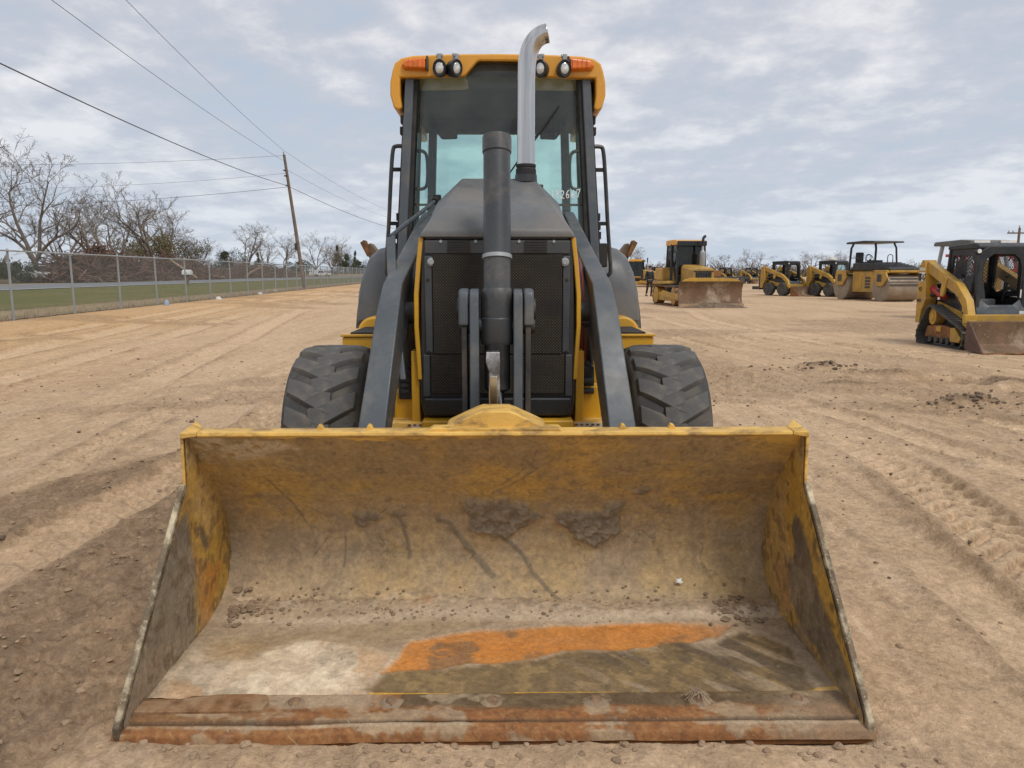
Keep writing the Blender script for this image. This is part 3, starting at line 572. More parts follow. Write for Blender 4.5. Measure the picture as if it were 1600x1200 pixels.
ce = lerp(ce, sstep(.735, .76, TE) * (1 - sstep(.78, .83, TE)) * .6 * sstep(.4, .55, e1), (.42, .33, .22))
hh = .003 * (e2 - .5) + .006 * (e1 - .5) * (TE > .72); dent = np.interp(XE, [-1.115, -.95, -.62, -.45, -.2, .3, 1.115], [.004, .000, -.006, .004, .006, .004, 0])
cutting = grid_obj('cutting_edge', XE, ye - 5 + dent * (TE > .7), ze + hh, BM, bucket, ce)
mb = MB(); mb.box(-1.115, 1.115, 1.972, 2.15, -.02, .02); bh(mb, 'edge_underside', 'rust', bucket)
mb = MB(); mb.prism([(-1.088, 2.11), (-1.0, 2.112), (-.93, 2.128), (-.87, 2.142), (-.76, 2.143), (-.715, 2.138), (-.70, 2.10), (-.705, 2.062), (-.75, 2.052), (-1.088, 2.050)], 'z', .036, .051); bh(mb, 'wear_plate', mat('muddy_rust_plate', (.245, .125, .058), .9, var=.4, vscale=18, grime=(.36, .25, .15), gamt=.75, gscale=9, gcut=.47, bump=.6, bscale=70, spec=.2), bucket, .004)
M['bolt_mud'] = mat('muddy_bolt', (.24, .15, .085), .95, var=.4, vscale=40, bump=.6, bscale=120)
bolt = MB(); bolt.lathe([(.001, .016), (.010, .0155), (.017, .011), (.0215, .003), (.024, -.004)], n=10); bme = bolt.mesh('bolt', M['bolt_mud'])
for i, x in enumerate((-.62, -.322, -.011, .306, .627, .93)):
    o = link('bolt', bme, bucket); o.location = (x, 2.098 - 5, .044); o.rotation_euler = (0, 0, i)
    mbm = MB(); ring = []
    for k in range(12):
        a = k * math.pi / 6; r = rnd.uniform(.026, .040); ring.append((x + r * math.cos(a) * 1.15, 2.098 + r * math.sin(a), .041))
    mbm.loft([ring, [(x + (p[0] - x) * .6, 2.098 + (p[1] - 2.098) * .6, .050) for p in ring], [(x + (p[0] - x) * .25, 2.098 + (p[1] - 2.098) * .25, .052) for p in ring]]); bh(mbm, 'mud_ring', 'dirt', bucket)

# ---- loader arms
ARM = [(2.90, .585, .52, .30), (3.02, .585, .469, .70), (3.35, .55, .447, 1.17), (3.50, .538, .446, 1.305), (4.00, .523, .432, 1.455), (4.70, .495, .428, 1.69), (4.95, .495, .428, 1.75)]
def arm_path(): return [Vector((0, y, z)) for y, a, b, z in ARM]
for sx in (-1, 1):
    rings = []; P = arm_path()
    for i, (y, xo, xi, z) in enumerate(ARM):
        t = (P[min(i + 1, len(P) - 1)] - P[max(i - 1, 0)]).normalized(); nrm = Vector((0, t.z, -t.y))        # backwards-down
        d = (.12, .16, .22, .25, .24, .22, .20)[i]
        f0 = P[i]; f1 = P[i] + nrm * d
        rings.append([(sx * xo, f0.y, f0.z), (sx * xi, f0.y, f0.z), (sx * xi, f1.y, f1.z), (sx * xo, f1.y, f1.z)])
    mb = MB(); mb.loft(rings); a = bh(mb, 'loader_arm', 'grey', BH, .008, 2)
    mb = MB(); mb.cyl((sx * .60, 2.98, .36), (sx * .44, 2.98, .36), .05, n=16); bh(mb, 'pivot_pin', 'dark', a)
    mb = MB(); mb.cyl((sx * .45, 3.62, 1.16), (sx * .38, 3.62, 1.16), .055, n=16); bh(mb, 'pivot_boss', 'dark', a)
mb = MB(); mb.cyl((-.46, 3.30, .55), (.46, 3.30, .55), .065, n=18); bh(mb, 'cross_tube', 'dark')
for sx in (-1, 1):     # lift cylinders behind the arms
    mb = MB(); mb.tube([(sx * .44, 3.75, .62), (sx * .43, 3.62, 1.12)], .048, 14); lc = bh(mb, 'lift_cylinder', 'dark')
    mb = MB(); mb.tube([(sx * .425, 4.5, .70), (sx * .425, 3.75, 1.10)], .042, 12); bh(mb, 'barrel', 'dark', lc)
# ---- boom lock bar on the photo's left arm
mb = MB(); mb.tube([(-.405, 4.80, 1.80), (-.553, 3.87, 1.537)], .012, 8); bh(mb, 'level_rod', 'grey')
mb = MB(); mb.loft([[(-.575, 3.86, 1.53), (-.530, 3.86, 1.545), (-.530, 3.90, 1.545), (-.575, 3.90, 1.53)], [(-.535, 3.62, 1.28), (-.492, 3.62, 1.28), (-.492, 3.66, 1.28), (-.535, 3.66, 1.28)], [(-.455, 3.40, .86), (-.430, 3.40, .86), (-.430, 3.44, .86), (-.455, 3.44, .86)]]); bh(mb, 'boom_lock_bar', 'grey', BH, .004)
# ---- hoses
def hose(pts, r, m, name='hydraulic_hose'): mb = MB(); mb.tube(arc_pts(pts, 6), r, 7); return bh(mb, name, m)
for k in range(7):
    o = k * .017
    hose([(-.40 - o * .5, 3.75 + .02 * k, 1.42 - o), (-.43 - o * .25, 3.60, 1.18), (-.45 + o * .1, 3.52, .98 - o * .6), (-.425 + o * .4, 3.62, .82)], .010, 'black')
for k in range(5):
    o = k * .018
    hose([(.395 + o * .4, 3.8, 1.46 - o), (.405 + o * .5, 3.62, 1.22), (.412 + o * .5, 3.60, 1.0), (.40 + o, 3.72, .80)], .011, 'redhose' if k in (0, 2) else 'black')
mb = MB(); mb.box(-.485, -.405, 3.55, 3.8, .74, .90); bt = bh(mb, 'battery_box', 'black', BH, .008)
mb = MB()
for k in range(3): mb.box(-.468, -.432, 3.540, 3.549, .775 + k * .03, .79 + k * .03)
bh(mb, 'vent_bars', 'dark', bt); mb = MB(); mb.box(-.48, -.41, 3.538, 3.549, .872, .892); bh(mb, 'blue_label', 'bluehose', bt)
mb = MB(); mb.box(.40, .475, 3.58, 3.85, .74, .90); bh(mb, 'valve_block', 'black', BH, .01)
mb = MB(); mb.cyl((.41, 3.56, .83), (.47, 3.56, .83), .016, n=10); mb.cyl((.41, 3.56, .78), (.47, 3.56, .78), .016, n=10); bh(mb, 'hose_fitting', 'dark')

# ---- central bucket cylinder and levers
mb = MB(); mb.tube([(0, 3.14, 1.12), (0, 3.325, 1.93)], .0590, 28); cyl = bh(mb, 'tilt_cylinder', 'cyl')
def on_cyl(z): return (0, 3.14 + (z - 1.12) * .2 / .88, z)
mb = MB(); mb.tube([on_cyl(1.865), on_cyl(1.937)], .0635, 28); bh(mb, 'end_cap', 'cyl', cyl, .004)
mb = MB(); mb.tube([on_cyl(1.410), on_cyl(1.426)], .0645, 28); bh(mb, 'hose_clamp', 'zinc', cyl)
mb = MB(); mb.lathe([(.058, 1.29), (.066, 1.275), (.069, 1.25), (.069, 1.165), (.073, 1.16), (.073, 1.07), (.066, 1.05)], (0, 3.15, 0), 'z', 28); bh(mb, 'trunnion_collar', 'cyl', cyl)
mb = MB(); mb.lathe([(.055, 1.06), (.055, .86), (.045, .85)], (0, 3.135, 0), 'z', 24); bh(mb, 'rod_sleeve', 'black', cyl)
mb = MB(); mb.tube([(0, 3.13, .86), (0, 2.93, .46)], .030, 18); bh(mb, 'piston_rod', 'chrome', cyl)
mb = MB(); mb.cyl((-.16, 3.15, 1.13), (.16, 3.15, 1.13), .035, n=16); bh(mb, 'trunnion_pin', 'dark', cyl)
mb = MB(); mb.loft([[(-.045, 2.965, 1.035), (.012, 2.965, 1.035), (.012, 3.0, 1.04), (-.045, 3.0, 1.04)], [(-.046, 2.960, .99), (.013, 2.960, .99), (.013, 3.01, .99), (-.046, 3.01, .99)], [(-.034, 2.955, .955), (.012, 2.955, .955), (.012, 3.01, .955), (-.034, 3.01, .955)], [(-.036, 2.93, .60), (.018, 2.93, .60), (.018, 2.99, .60), (-.036, 2.99, .60)]]); bh(mb, 'bucket_link', 'rod', BH, .006)
mb = MB(); mb.box(-.030, .002, 2.945, 2.968, .64, .94); bh(mb, 'worn_strip', 'chrome', bpy.data.objects['bucket_link'], .003)
def lever_poly(y0, y1, z0, z1, r=.05): return [(y0, z0), (y1, z0), (y1, z1 - r), (y1 - r * .3, z1 - r * .3), (y1 - r, z1), (y0 + r, z1), (y0 + r * .3, z1 - r * .3), (y0, z1 - r)]
for sx in (-1, 1):
    c0 = -.004
    mb = MB(); mb.prism(lever_poly(3.07, 3.24, .45, 1.285), 'x', c0 + sx * .072, c0 + sx * .111); lv = bh(mb, 'tilt_lever', 'grey', BH, .006)
    mb = MB(); mb.prism(lever_poly(3.08, 3.22, 1.13, 1.287, .04), 'x', c0 + sx * .114, c0 + sx * .158); bh(mb, 'lever_boss', 'grey', lv, .012)
    mb = MB(); mb.prism([(3.10, .45), (3.26, .45), (3.22, 1.13), (3.09, 1.13)], 'x', c0 + sx * .122, c0 + sx * .146); bh(mb, 'outer_strap', 'dark', lv, .005)
    mb = MB(); mb.cyl((c0 + sx * .158, 3.15, 1.20), (c0 + sx * .166, 3.15, 1.20), .045, n=18); bh(mb, 'pin_cap', 'dark', lv)

# ---- grille
mb = MB(); mb.prism([(-.350, 1.508), (.350, 1.508), (.366, 1.0), (.368, .74), (.35, .672), (-.35, .672), (-.368, .74), (-.366, 1.0)], 'y', 3.455, 3.53); gr = bh(mb, 'grille', 'black', BH, .012, 3)
mb = MB(); mb.box(-.300, .300, 3.437, 3.4548, .975, 1.435); scn = bh(mb, 'mesh_screen', 'screen', gr, .004)
mb = MB(); mb.box(-.315, .315, 3.440, 3.4548, .785, .97); bh(mb, 'mesh_screen', 'screen', gr, .004)
for (x0, x1, z0, z1) in ((-.338, -.302, .98, 1.43), (.302, .338, .98, 1.43), (-.335, .335, 1.438, 1.50), (-.352, -.318, .77, .972), (.318, .352, .77, .972)):
    mb = MB(); mb.box(x0, x1, 3.442, 3.4548, z0, z1); bh(mb, 'grille_border', 'grille_grey', gr, .006)
mb = MB(); mb.prism([(-.350, .768), (.350, .768), (.348, .72), (.33, .680), (-.33, .680), (-.348, .72)], 'y', 3.425, 3.4548); bh(mb, 'lower_panel', 'black', gr, .012)
for sx in (-1, 1):
    for k in range(5):
        mb = MB(); mb.prism([(-.05, 0), (.05, 0), (.052, .0065), (-.052, .0065)], 'y', 3.4335, 3.4415); mb.v = [(x + sx * .178, y, z + 1.444 + k * .0118) for x, y, z in mb.v]; bh(mb, 'vent_slat', 'blackmatt', gr)
    mb = MB(); mb.lathe([(.001, -.012), (.012, -.012), (.013, -.004), (.019, -.003), (.020, 0)], (sx * .308 + .004, 3.4415, 1.402), 'y', 14); bh(mb, 'silver_bolt', 'zinc', gr)
    for z in (1.32, .985):
        mb = MB(); mb.lathe([(.001, -.004), (.006, -.004), (.008, 0)], (sx * .322, 3.4415, z), 'y', 8); bh(mb, 'small_bolt', 'blackmatt', gr)
for x in (-.26, -.1, .1, .26):
    mb = MB(); mb.lathe([(.001, -.004), (.006, -.004), (.008, 0)], (x, 3.4415, 1.506 - .012), 'y', 8); bh(mb, 'small_bolt', 'zinc', gr)
# yellow hood flanks and chassis
for sx in (-1, 1):
    rings = []
    for z, xo in ((1.515, .362), (1.40, .376), (1.25, .390), (1.10, .392), (.95, .384), (.85, .378)):
        rings.append([(sx * xo, 3.455, z), (sx * (xo - .022), 3.455, z), (sx * (xo - .022), 4.6, z), (sx * (xo + .03), 4.6, z)])
    mb = MB(); mb.loft(rings); bh(mb, 'hood_flank', 'yellow', BH, .006)
    mb = MB(); mb.box(sx * .372, sx * .412, 3.48, 3.9, .62, .985) if sx > 0 else mb.box(-.412, -.372, 3.48, 3.9, .62, .985); bh(mb, 'flank_bracket', 'yellow', BH, .006)
mb = MB(); mb.box(-.355, .355, 3.38, 3.52, .42, .668); fr_ = bh(mb, 'front_frame', 'yellow', BH, .01)
mb = MB(); mb.box(-.60, .60, 3.80, 4.0, .36, .60); bh(mb, 'front_axle', 'yellow', BH, .03)
for sx in (-1, 1):
    mb = MB(); x0, x1 = sorted((sx * .36, sx * .52)); mb.box(x0, x1, 3.46, 3.62, .48, .645); lug_ = bh(mb, 'axle_plate', 'yellow_worn', BH, .008)
    mb = MB(); x0, x1 = sorted((sx * .37, sx * .51)); mb.box(x0, x1, 3.57, 3.70, .50, .775 if sx < 0 else .80); bh(mb, 'axle_bracket', 'yellow', BH, .01)
    if sx < 0:
        mb = MB(); mb.box(-.415, -.365, 3.4565, 3.46, .585, .635); bh(mb, 'warning_decal', 'cream', lug_); mb = MB(); mb.box(-.412, -.368, 3.4545, 3.4565, .59, .612); bh(mb, 'decal_band', 'greyplas', lug_)
    else:
        mb = MB(); mb.box(.37, .50, 3.4575, 3.46, .575, .64); bh(mb, 'warning_decal', 'cream', lug_)
        mb = MB(); ring = [[(.445 + r * math.cos(a), 3.4565 - d, .607 + r * math.sin(a)) for a in np.linspace(0, 2 * math.pi, 20, endpoint=False)] for r, d in ((.017, 0), (.017, .001), (.0135, .001), (.0135, 0))]
        mb.loft(ring, caps=False); mb.box(.4425, .4475, 3.4545, 3.4565, .600, .616); mb.prism([(.438, .609), (.452, .609), (.445, .619)], 'y', 3.4545, 3.4565); bh(mb, 'ring_symbol', 'blackmatt', lug_)
    for k in range(4 if sx < 0 else 5):
        x = sx * .40 + (k * .026 - .03) * 1
        mb = MB(); mb.box(x, x + .014, 3.4545, 3.4575, .628, .636); bh(mb, 'paint_chip', 'rust', lug_)
# ---- hood
def hs(y, zt, ht, zs, hsd, zb, hb): return [(-hb, y, zb), (-hsd, y, zs), (-ht, y, zt), (ht, y, zt), (hsd, y, zs), (hb, y, zb)]
mb = MB(); mb.loft([hs(3.44, 1.535, .345, 1.522, .352, 1.512, .356), hs(3.452, 1.556, .336, 1.53, .352, 1.512, .358), hs(3.60, 1.655, .272, 1.60, .325, 1.512, .366), hs(4.20, 1.868, .198, 1.74, .335, 1.5, .40), hs(4.86, 1.90, .20, 1.74, .35, 1.5, .42)])
hood = bh(mb, 'hood', 'grey_dusty', BH, .010, 3)
mb = MB(); mb.box(-.33, .33, 3.449, 3.46, 1.505, 1.515); bh(mb, 'hood_gasket', 'blackmatt', hood)
mb = MB(); mb.box(.215, .275, 4.6, 4.7, 1.80, 1.885); bh(mb, 'hood_latch', 'dark', hood, .006)
# ---- exhaust
ex = []
for p, r in (((.155, 4.18, 1.83), .049), ((.155, 4.18, 2.30), .049), ((.156, 4.175, 2.42), .049), ((.162, 4.17, 2.49), .049), ((.177, 4.168, 2.545), .049), ((.202, 4.166, 2.584), .049), ((.234, 4.164, 2.608), .049), ((.268, 4.162, 2.618), .049)): ex.append((p, r))
mb = MB(); mb.tube(arc_pts([p for p, r in ex], 5), .049, 28, caps=False)
exo = bh(mb, 'exhaust_stack', 'chrome', BH, 0, 2, 60); so_ = exo.modifiers.new('Wall', 'SOLIDIFY'); so_.thickness = .003
mb = MB(); mb.lathe([(.050, 1.885), (.056, 1.885), (.056, 1.915), (.052, 1.92), (.052, 1.925), (.055, 1.928), (.055, 1.94), (.050, 1.942)], (.155, 4.18, 0), 'z', 24); bh(mb, 'exhaust_clamp', 'blackmatt', exo)
mb = MB(); mb.lathe([(.062, 1.845), (.060, 1.885)], (.155, 4.18, 0), 'z', 24); bh(mb, 'exhaust_collar', 'dark', exo)

# ---- cab
cab = None
def cabpart(mb, name, m, bevel=0, parent=BH, seg=2, ang=32): return bh(mb, name, m, parent, bevel, seg, ang)
def post(p0, p1, wx, wy):
    rings = []
    for (x, y, z) in (p0, p1): rings.append([(x - wx / 2, y - wy / 2, z), (x + wx / 2, y - wy / 2, z), (x + wx / 2, y + wy / 2, z), (x - wx / 2, y + wy / 2, z)])
    return MB().loft(rings)
for sx in (-1, 1):
    pf = cabpart(post((sx * .645, 4.95, 1.30), (sx * .567, 5.02, 2.62), .058, .09), 'cab_post', 'grey', .008)
    bh(post((sx * .592, 4.935, 1.40), (sx * .524, 5.005, 2.62), .040, .02), 'rubber_seal', 'blackmatt', pf, .003)
    bh(post((sx * .683, 4.99, 1.30), (sx * .600, 5.05, 2.56), .018, .05), 'door_seal', 'blackmatt', pf)
    for z in (2.34, 2.42, 2.27, 1.72, 1.66, 1.60):
        xx = np.interp(z, [1.3, 2.6], [.695, .608]); bh(MB().obox((sx * xx, 5.02, z), (.022, .05, .05)), 'hinge', 'blackmatt', pf, .004)
    rp = cabpart(post((sx * .60, 6.42, 1.15), (sx * .545, 6.38, 2.60), .066, .08), 'rear_post', 'dark', .008)
    cabpart(post((sx * .665, 5.82, 1.2), (sx * .595, 5.80, 2.60), .04, .07), 'door_post', 'dark', .006)
    gl = MB(); gl.loft([[(sx * .66, 5.01, 1.35), (sx * .66, 5.79, 1.35), (sx * .582, 5.78, 2.58), (sx * .582, 5.05, 2.58)], [(sx * .654, 5.01, 1.35), (sx * .654, 5.79, 1.35), (sx * .576, 5.78, 2.58), (sx * .576, 5.05, 2.58)]]); cabpart(gl, 'door_glass', 'glass2')
    gl = MB(); gl.loft([[(sx * .655, 5.86, 1.45), (sx * .61, 6.37, 1.45), (sx * .558, 6.34, 2.40), (sx * .578, 5.84, 2.40)], [(sx * .649, 5.86, 1.45), (sx * .604, 6.37, 1.45), (sx * .552, 6.34, 2.40), (sx * .572, 5.84, 2.40)]]); cabpart(gl, 'quarter_glass', 'glass2')
    # inside loop handles on the doors
    mb = MB(); mb.tube(arc_pts([(sx * .62, 5.72, 2.255), (sx * .565, 5.70, 2.25), (sx * .535, 5.69, 2.20), (sx * .535, 5.69, 2.03), (sx * .565, 5.70, 1.98), (sx * .64, 5.72, 1.98)], 4), .013, 8); cabpart(mb, 'grab_loop', 'dark')
    # outside grab rails
    pts = [(sx * .62, 5.03, 2.175), (sx * .672, 5.04, 2.178), (sx * .695, 5.04, 2.15), (sx * .712, 5.04, 1.98), (sx * .735, 5.04, 1.66), (sx * .758, 5.04, 1.40), (sx * .752, 5.04, 1.345), (sx * .72, 5.05, 1.325)]
    mb = MB(); mb.tube(arc_pts(pts, 4), .0135, 8); gr_ = cabpart(mb, 'grab_rail', 'dark')
    for z in (2.03, 1.68, 1.52):
        xx = np.interp(z, [1.3, 2.18], [.745, .70]); bh(MB().obox((sx * (xx - .028), 5.045, z), (.06, .02, .024)), 'rail_bracket', 'blackmatt', gr_)
    bh(MB().obox((sx * .700, 5.045, 1.47), (.07, .05, .16)), 'step_latch', 'blackmatt', gr_, .01)
# windshield, curved slightly
def ws(z): f = (z - 1.45) / (2.70 - 1.45); return .577 + (.512 - .577) * f, 4.925 + .075 * f
rg = []
for z in np.linspace(1.45, 2.70, 8):
    hw_, y = ws(z); rg.append([(hw_ * u, y - .035 * (1 - u * u), z) for u in np.linspace(-1, 1, 17)])
mb = MB(); mb.loft(rg, caps=False, closed=False); wsh = cabpart(mb, 'windshield', 'glass'); sm = wsh.modifiers.new('Thickness', 'SOLIDIFY'); sm.thickness = .006
mb = MB(); mb.loft([[(-.555, 6.44, 1.50), (.555, 6.44, 1.50), (.54, 6.42, 2.50), (-.54, 6.42, 2.50)], [(-.555, 6.446, 1.50), (.555, 6.446, 1.50), (.54, 6.426, 2.50), (-.54, 6.426, 2.50)]]); cabpart(mb, 'rear_glass', 'glass')
mb = MB(); mb.box(-.56, .56, 6.35, 6.46, 2.505, 2.62); cabpart(mb, 'rear_header', 'headliner', .01)
for sx in (-1, 1):
    mb = MB(); x0, x1 = sorted((sx * .54, sx * .61)); mb.box(x0, x1, 5.05, 6.38, 2.50, 2.60); cabpart(mb, 'side_header', 'headliner', .01)
    mb = MB(); x0, x1 = sorted((sx * .56, sx * .70)); mb.box(x0, x1, 5.0, 6.45, .95, 1.42); cabpart(mb, 'cab_sill', 'dark', .02)
mb = MB(); mb.box(-.60, .60, 4.98, 6.45, .9, 1.0); cabpart(mb, 'cab_floor', 'blackmatt')
mb = MB(); mb.box(-.60, .60, 6.36, 6.45, 1.0, 1.50); cabpart(mb, 'rear_panel', 'dark', .01)
mb = MB(); mb.box(-.60, .60, 4.90, 4.99, .95, 1.47); cabpart(mb, 'cowl', 'grey', .01)
mb = MB(); mb.tube([(-.60, 4.965, 1.795), (.0, 4.945, 1.795), (.585, 4.965, 1.795)], .0085, 6); cabpart(mb, 'tan_rail', 'tan')
# roof
front = [(-.67, 2.40), (-.640, 2.385), (-.618, 2.40), (-.628, 2.48), (-.625, 2.585), (-.225, 2.592), (-.205, 2.602), (-.135, 2.682), (-.118, 2.69), (.118, 2.69), (.135, 2.682), (.205, 2.602), (.225, 2.592), (.625, 2.585), (.628, 2.48), (.618, 2.40), (.640, 2.385), (.67, 2.40), (.692, 2.48), (.690, 2.56), (.674, 2.63), (.658, 2.675), (.615, 2.705), (.54, 2.720), (.3, 2.730), (0, 2.734), (-.3, 2.730), (-.54, 2.720), (-.615, 2.705), (-.658, 2.675), (-.674, 2.63), (-.690, 2.56), (-.692, 2.48)]
mb = MB(); mb.prism(front, 'y', 4.945, 5.30); roof = cabpart(mb, 'roof', 'roof', .022, BH, 4, 40)
back = [(-.69, 2.50), (.69, 2.50), (.692, 2.58), (.67, 2.66), (.62, 2.71), (.3, 2.745), (0, 2.752), (-.3, 2.745), (-.62, 2.71), (-.67, 2.66), (-.692, 2.58)]
mb = MB(); mb.prism([(x, max(z, 2.645)) for x, z in back], 'y', 5.303, 6.55); bh(mb, 'roof_crown', 'roof', roof, .03, 3)
mb = MB(); mb.box(-.62, .62, 5.02, 6.52, 2.605, 2.640); bh(mb, 'headliner', 'headliner', roof)
mb = MB(); mb.box(-.21, .21, 5.02, 5.06, 2.60, 2.70); bh(mb, 'recess_panel', 'blackmatt', roof)
for sx in (-1, 1):
    mb = MB(); x0, x1 = sorted((sx * .60, sx * .685)); mb.box(x0, x1, 5.303, 6.5, 2.45, 2.643); bh(mb, 'roof_skirt', 'roof', roof, .02)
    # turn signals
    mb = MB(); mb.loft([[(sx * .455, 4.944, 2.620), (sx * .600, 4.944, 2.626), (sx * .618, 4.944, 2.655), (sx * .600, 4.944, 2.690), (sx * .455, 4.944, 2.702)], [(sx * .458, 4.90, 2.632), (sx * .585, 4.91, 2.640), (sx * .608, 4.915, 2.658), (sx * .585, 4.91, 2.684), (sx * .458, 4.90, 2.696)]]); ts = bh(mb, 'turn_signal', 'amber', BH, .010, 3)
    mb = MB(); mb.box(*sorted((sx * .441, sx * .4535)), 4.895, 4.944, 2.622, 2.706); bh(mb, 'signal_base', 'dark', ts, .004)
    for k in range(4):
        mb = MB(); x = sx * (.475 + .03 * k); mb.box(x - .002, x + .002, 4.896 + .003 * k, 4.902 + .003 * k, 2.642, 2.688); bh(mb, 'lens_rib', 'amber', ts)
# work lights
lamp_b = MB(); lamp_b.lathe([(.030, .075), (.046, .06), (.051, .02), (.052, -.005), (.046, -.012), (.043, -.006)], ax='y', n=24)
lamp_b.v = [(x * .84, y, z * 1.06) for x, y, z in lamp_b.v]; lb = lamp_b.mesh('work_light', M['black'])
ll = MB(); ll.lathe([(.0005, -.012), (.022, -.010), (.036, -.004), (.0435, .006)], ax='y', n=24); ll.v = [(x * .84, y, z * 1.06) for x, y, z in ll.v]; lm = ll.mesh('lens', M['lens'])
br = MB(); br.box(-.012, .012, .0, .03, .05, .085); br.cyl((-.02, .015, .075), (.02, .015, .075), .012, n=8); bm_ = br.mesh('bracket', M['zinc'])
for x, rz in ((-.368, R(-8)), (-.262, R(38)), (.268, R(-22)), (.420, R(12))):
    o = link('work_light', lb, BH); o.location = (x, 4.885 - 5, 2.628); o.rotation_euler = (R(6), 0, rz)
    link('lens', lm, o); link('bracket', bm_, o)
# wiper
mb = MB(); mb.tube([(.06, 4.90, 1.97), (.20, 4.915, 2.17), (.385, 4.935, 2.405)], .006, 6); wp = cabpart(mb, 'wiper', 'blackmatt')
mb = MB(); mb.tube([(.16, 4.905, 2.10), (.388, 4.928, 2.41)], .009, 6); bh(mb, 'wiper_blade', 'blackmatt', wp)
# steering wheel, column, seat, mirrors
mb = MB(); T = []
for k in range(33):
    a = 2 * math.pi * k / 32; T.append((-.0 + .205 * math.cos(a), 5.42 - .10 * math.sin(a), 1.82 + .175 * math.sin(a)))
mb.tube(T, .015, 8, caps=False); stw = cabpart(mb, 'steering_wheel', 'blackmatt')
mb = MB(); mb.tube([(0, 5.40, 1.80), (0, 5.22, 1.45), (0, 5.15, 1.0)], .035, 10); mb.box(-.19, .19, 5.41, 5.43, 1.81, 1.83); bh(mb, 'steering_column', 'blackmatt', stw)
mb = MB(); mb.box(-.24, .24, 5.70, 6.12, 1.30, 1.45); seat = cabpart(mb, 'seat', 'greyseat', .05, BH, 4)
mb = MB(); mb.loft([[(-.22, 6.05, 1.42), (.22, 6.05, 1.42), (.22, 6.16, 1.42), (-.22, 6.16, 1.42)], [(-.19, 6.16, 1.92), (.19, 6.16, 1.92), (.19, 6.24, 1.92), (-.19, 6.24, 1.92)]]); bh(mb, 'seat_back', 'greyseat', seat, .04, 3)
for sx in (-1, 1):
    mb = MB(); mb.obox((sx * .40, 6.22, 2.46), (.13, .03, .065), (0, 0, sx * .2)); mr = cabpart(mb, 'mirror', 'blackmatt', .01)
    mb = MB(); mb.tube([(sx * .46, 6.24, 2.44), (sx * .52, 6.30, 2.52)], .01, 6); bh(mb, 'mirror_stalk', 'blackmatt', mr)
    mb = MB(); mb.obox((sx * .33, 5.02, 1.66), (.20, .10, .20)); cabpart(mb, 'console', 'blackmatt', .04)
mb = MB(); mb.box(-.34, .34, 5.02, 5.16, 1.40, 1.70); cabpart(mb, 'dashboard', 'blackmatt', .04)
mb = MB(); mb.tube([(-.385, 4.85, 1.83), (-.405, 4.80, 1.80)], .024, 10); mb.obox((-.39, 4.83, 1.815), (.05, .04, .06)); cabpart(mb, 'rod_mount', 'blackmatt', .006)
# handwritten number on the glass
DIG = {'1': [[(.4, 1.1), (.42, .5), (.4, 0)]], '8': [[(.85, .85), (.5, 1.05), (.2, .8), (.5, .55), (.8, .25), (.5, 0), (.2, .22), (.5, .52), (.85, .85)]],
       '2': [[(.15, .85), (.5, 1.05), (.8, .8), (.5, .4), (.1, .0), (.5, .08), (.9, .02)]], '6': [[(.75, 1.05), (.35, .7), (.2, .3), (.4, 0), (.7, .1), (.75, .38), (.5, .5), (.25, .3)]],
       '7': [[(.1, .95), (.5, 1.0), (.9, 1.0), (.6, .5), (.45, 0)]]}
mb = MB(); x0 = .345; sz = .052
for i, ch in enumerate('182667'):
    s_ = (.62 if ch == '1' else 1) * .0345; dz = (-.002, 0, -.003, .002, .003, .006)[i]
    for st_ in DIG[ch]:
        pts = []
        for u, v_ in arc_pts([(a, 0, b) for a, b in st_], 5) and [(q.x, q.z) for q in arc_pts([(a, 0, b) for a, b in st_], 5)]:
            z = 1.835 + dz + v_ * sz * .92; hw_, y = ws(z); x = x0 + u * s_ * .85; pts.append((x, y - .035 * (1 - (x / hw_) ** 2) - .004, z))
        mb.tube(pts, .0032, 5)
    x0 += s_ * (1.0 if ch != '1' else 1.1)
cabpart(mb, 'chalk_number', 'whitemark')

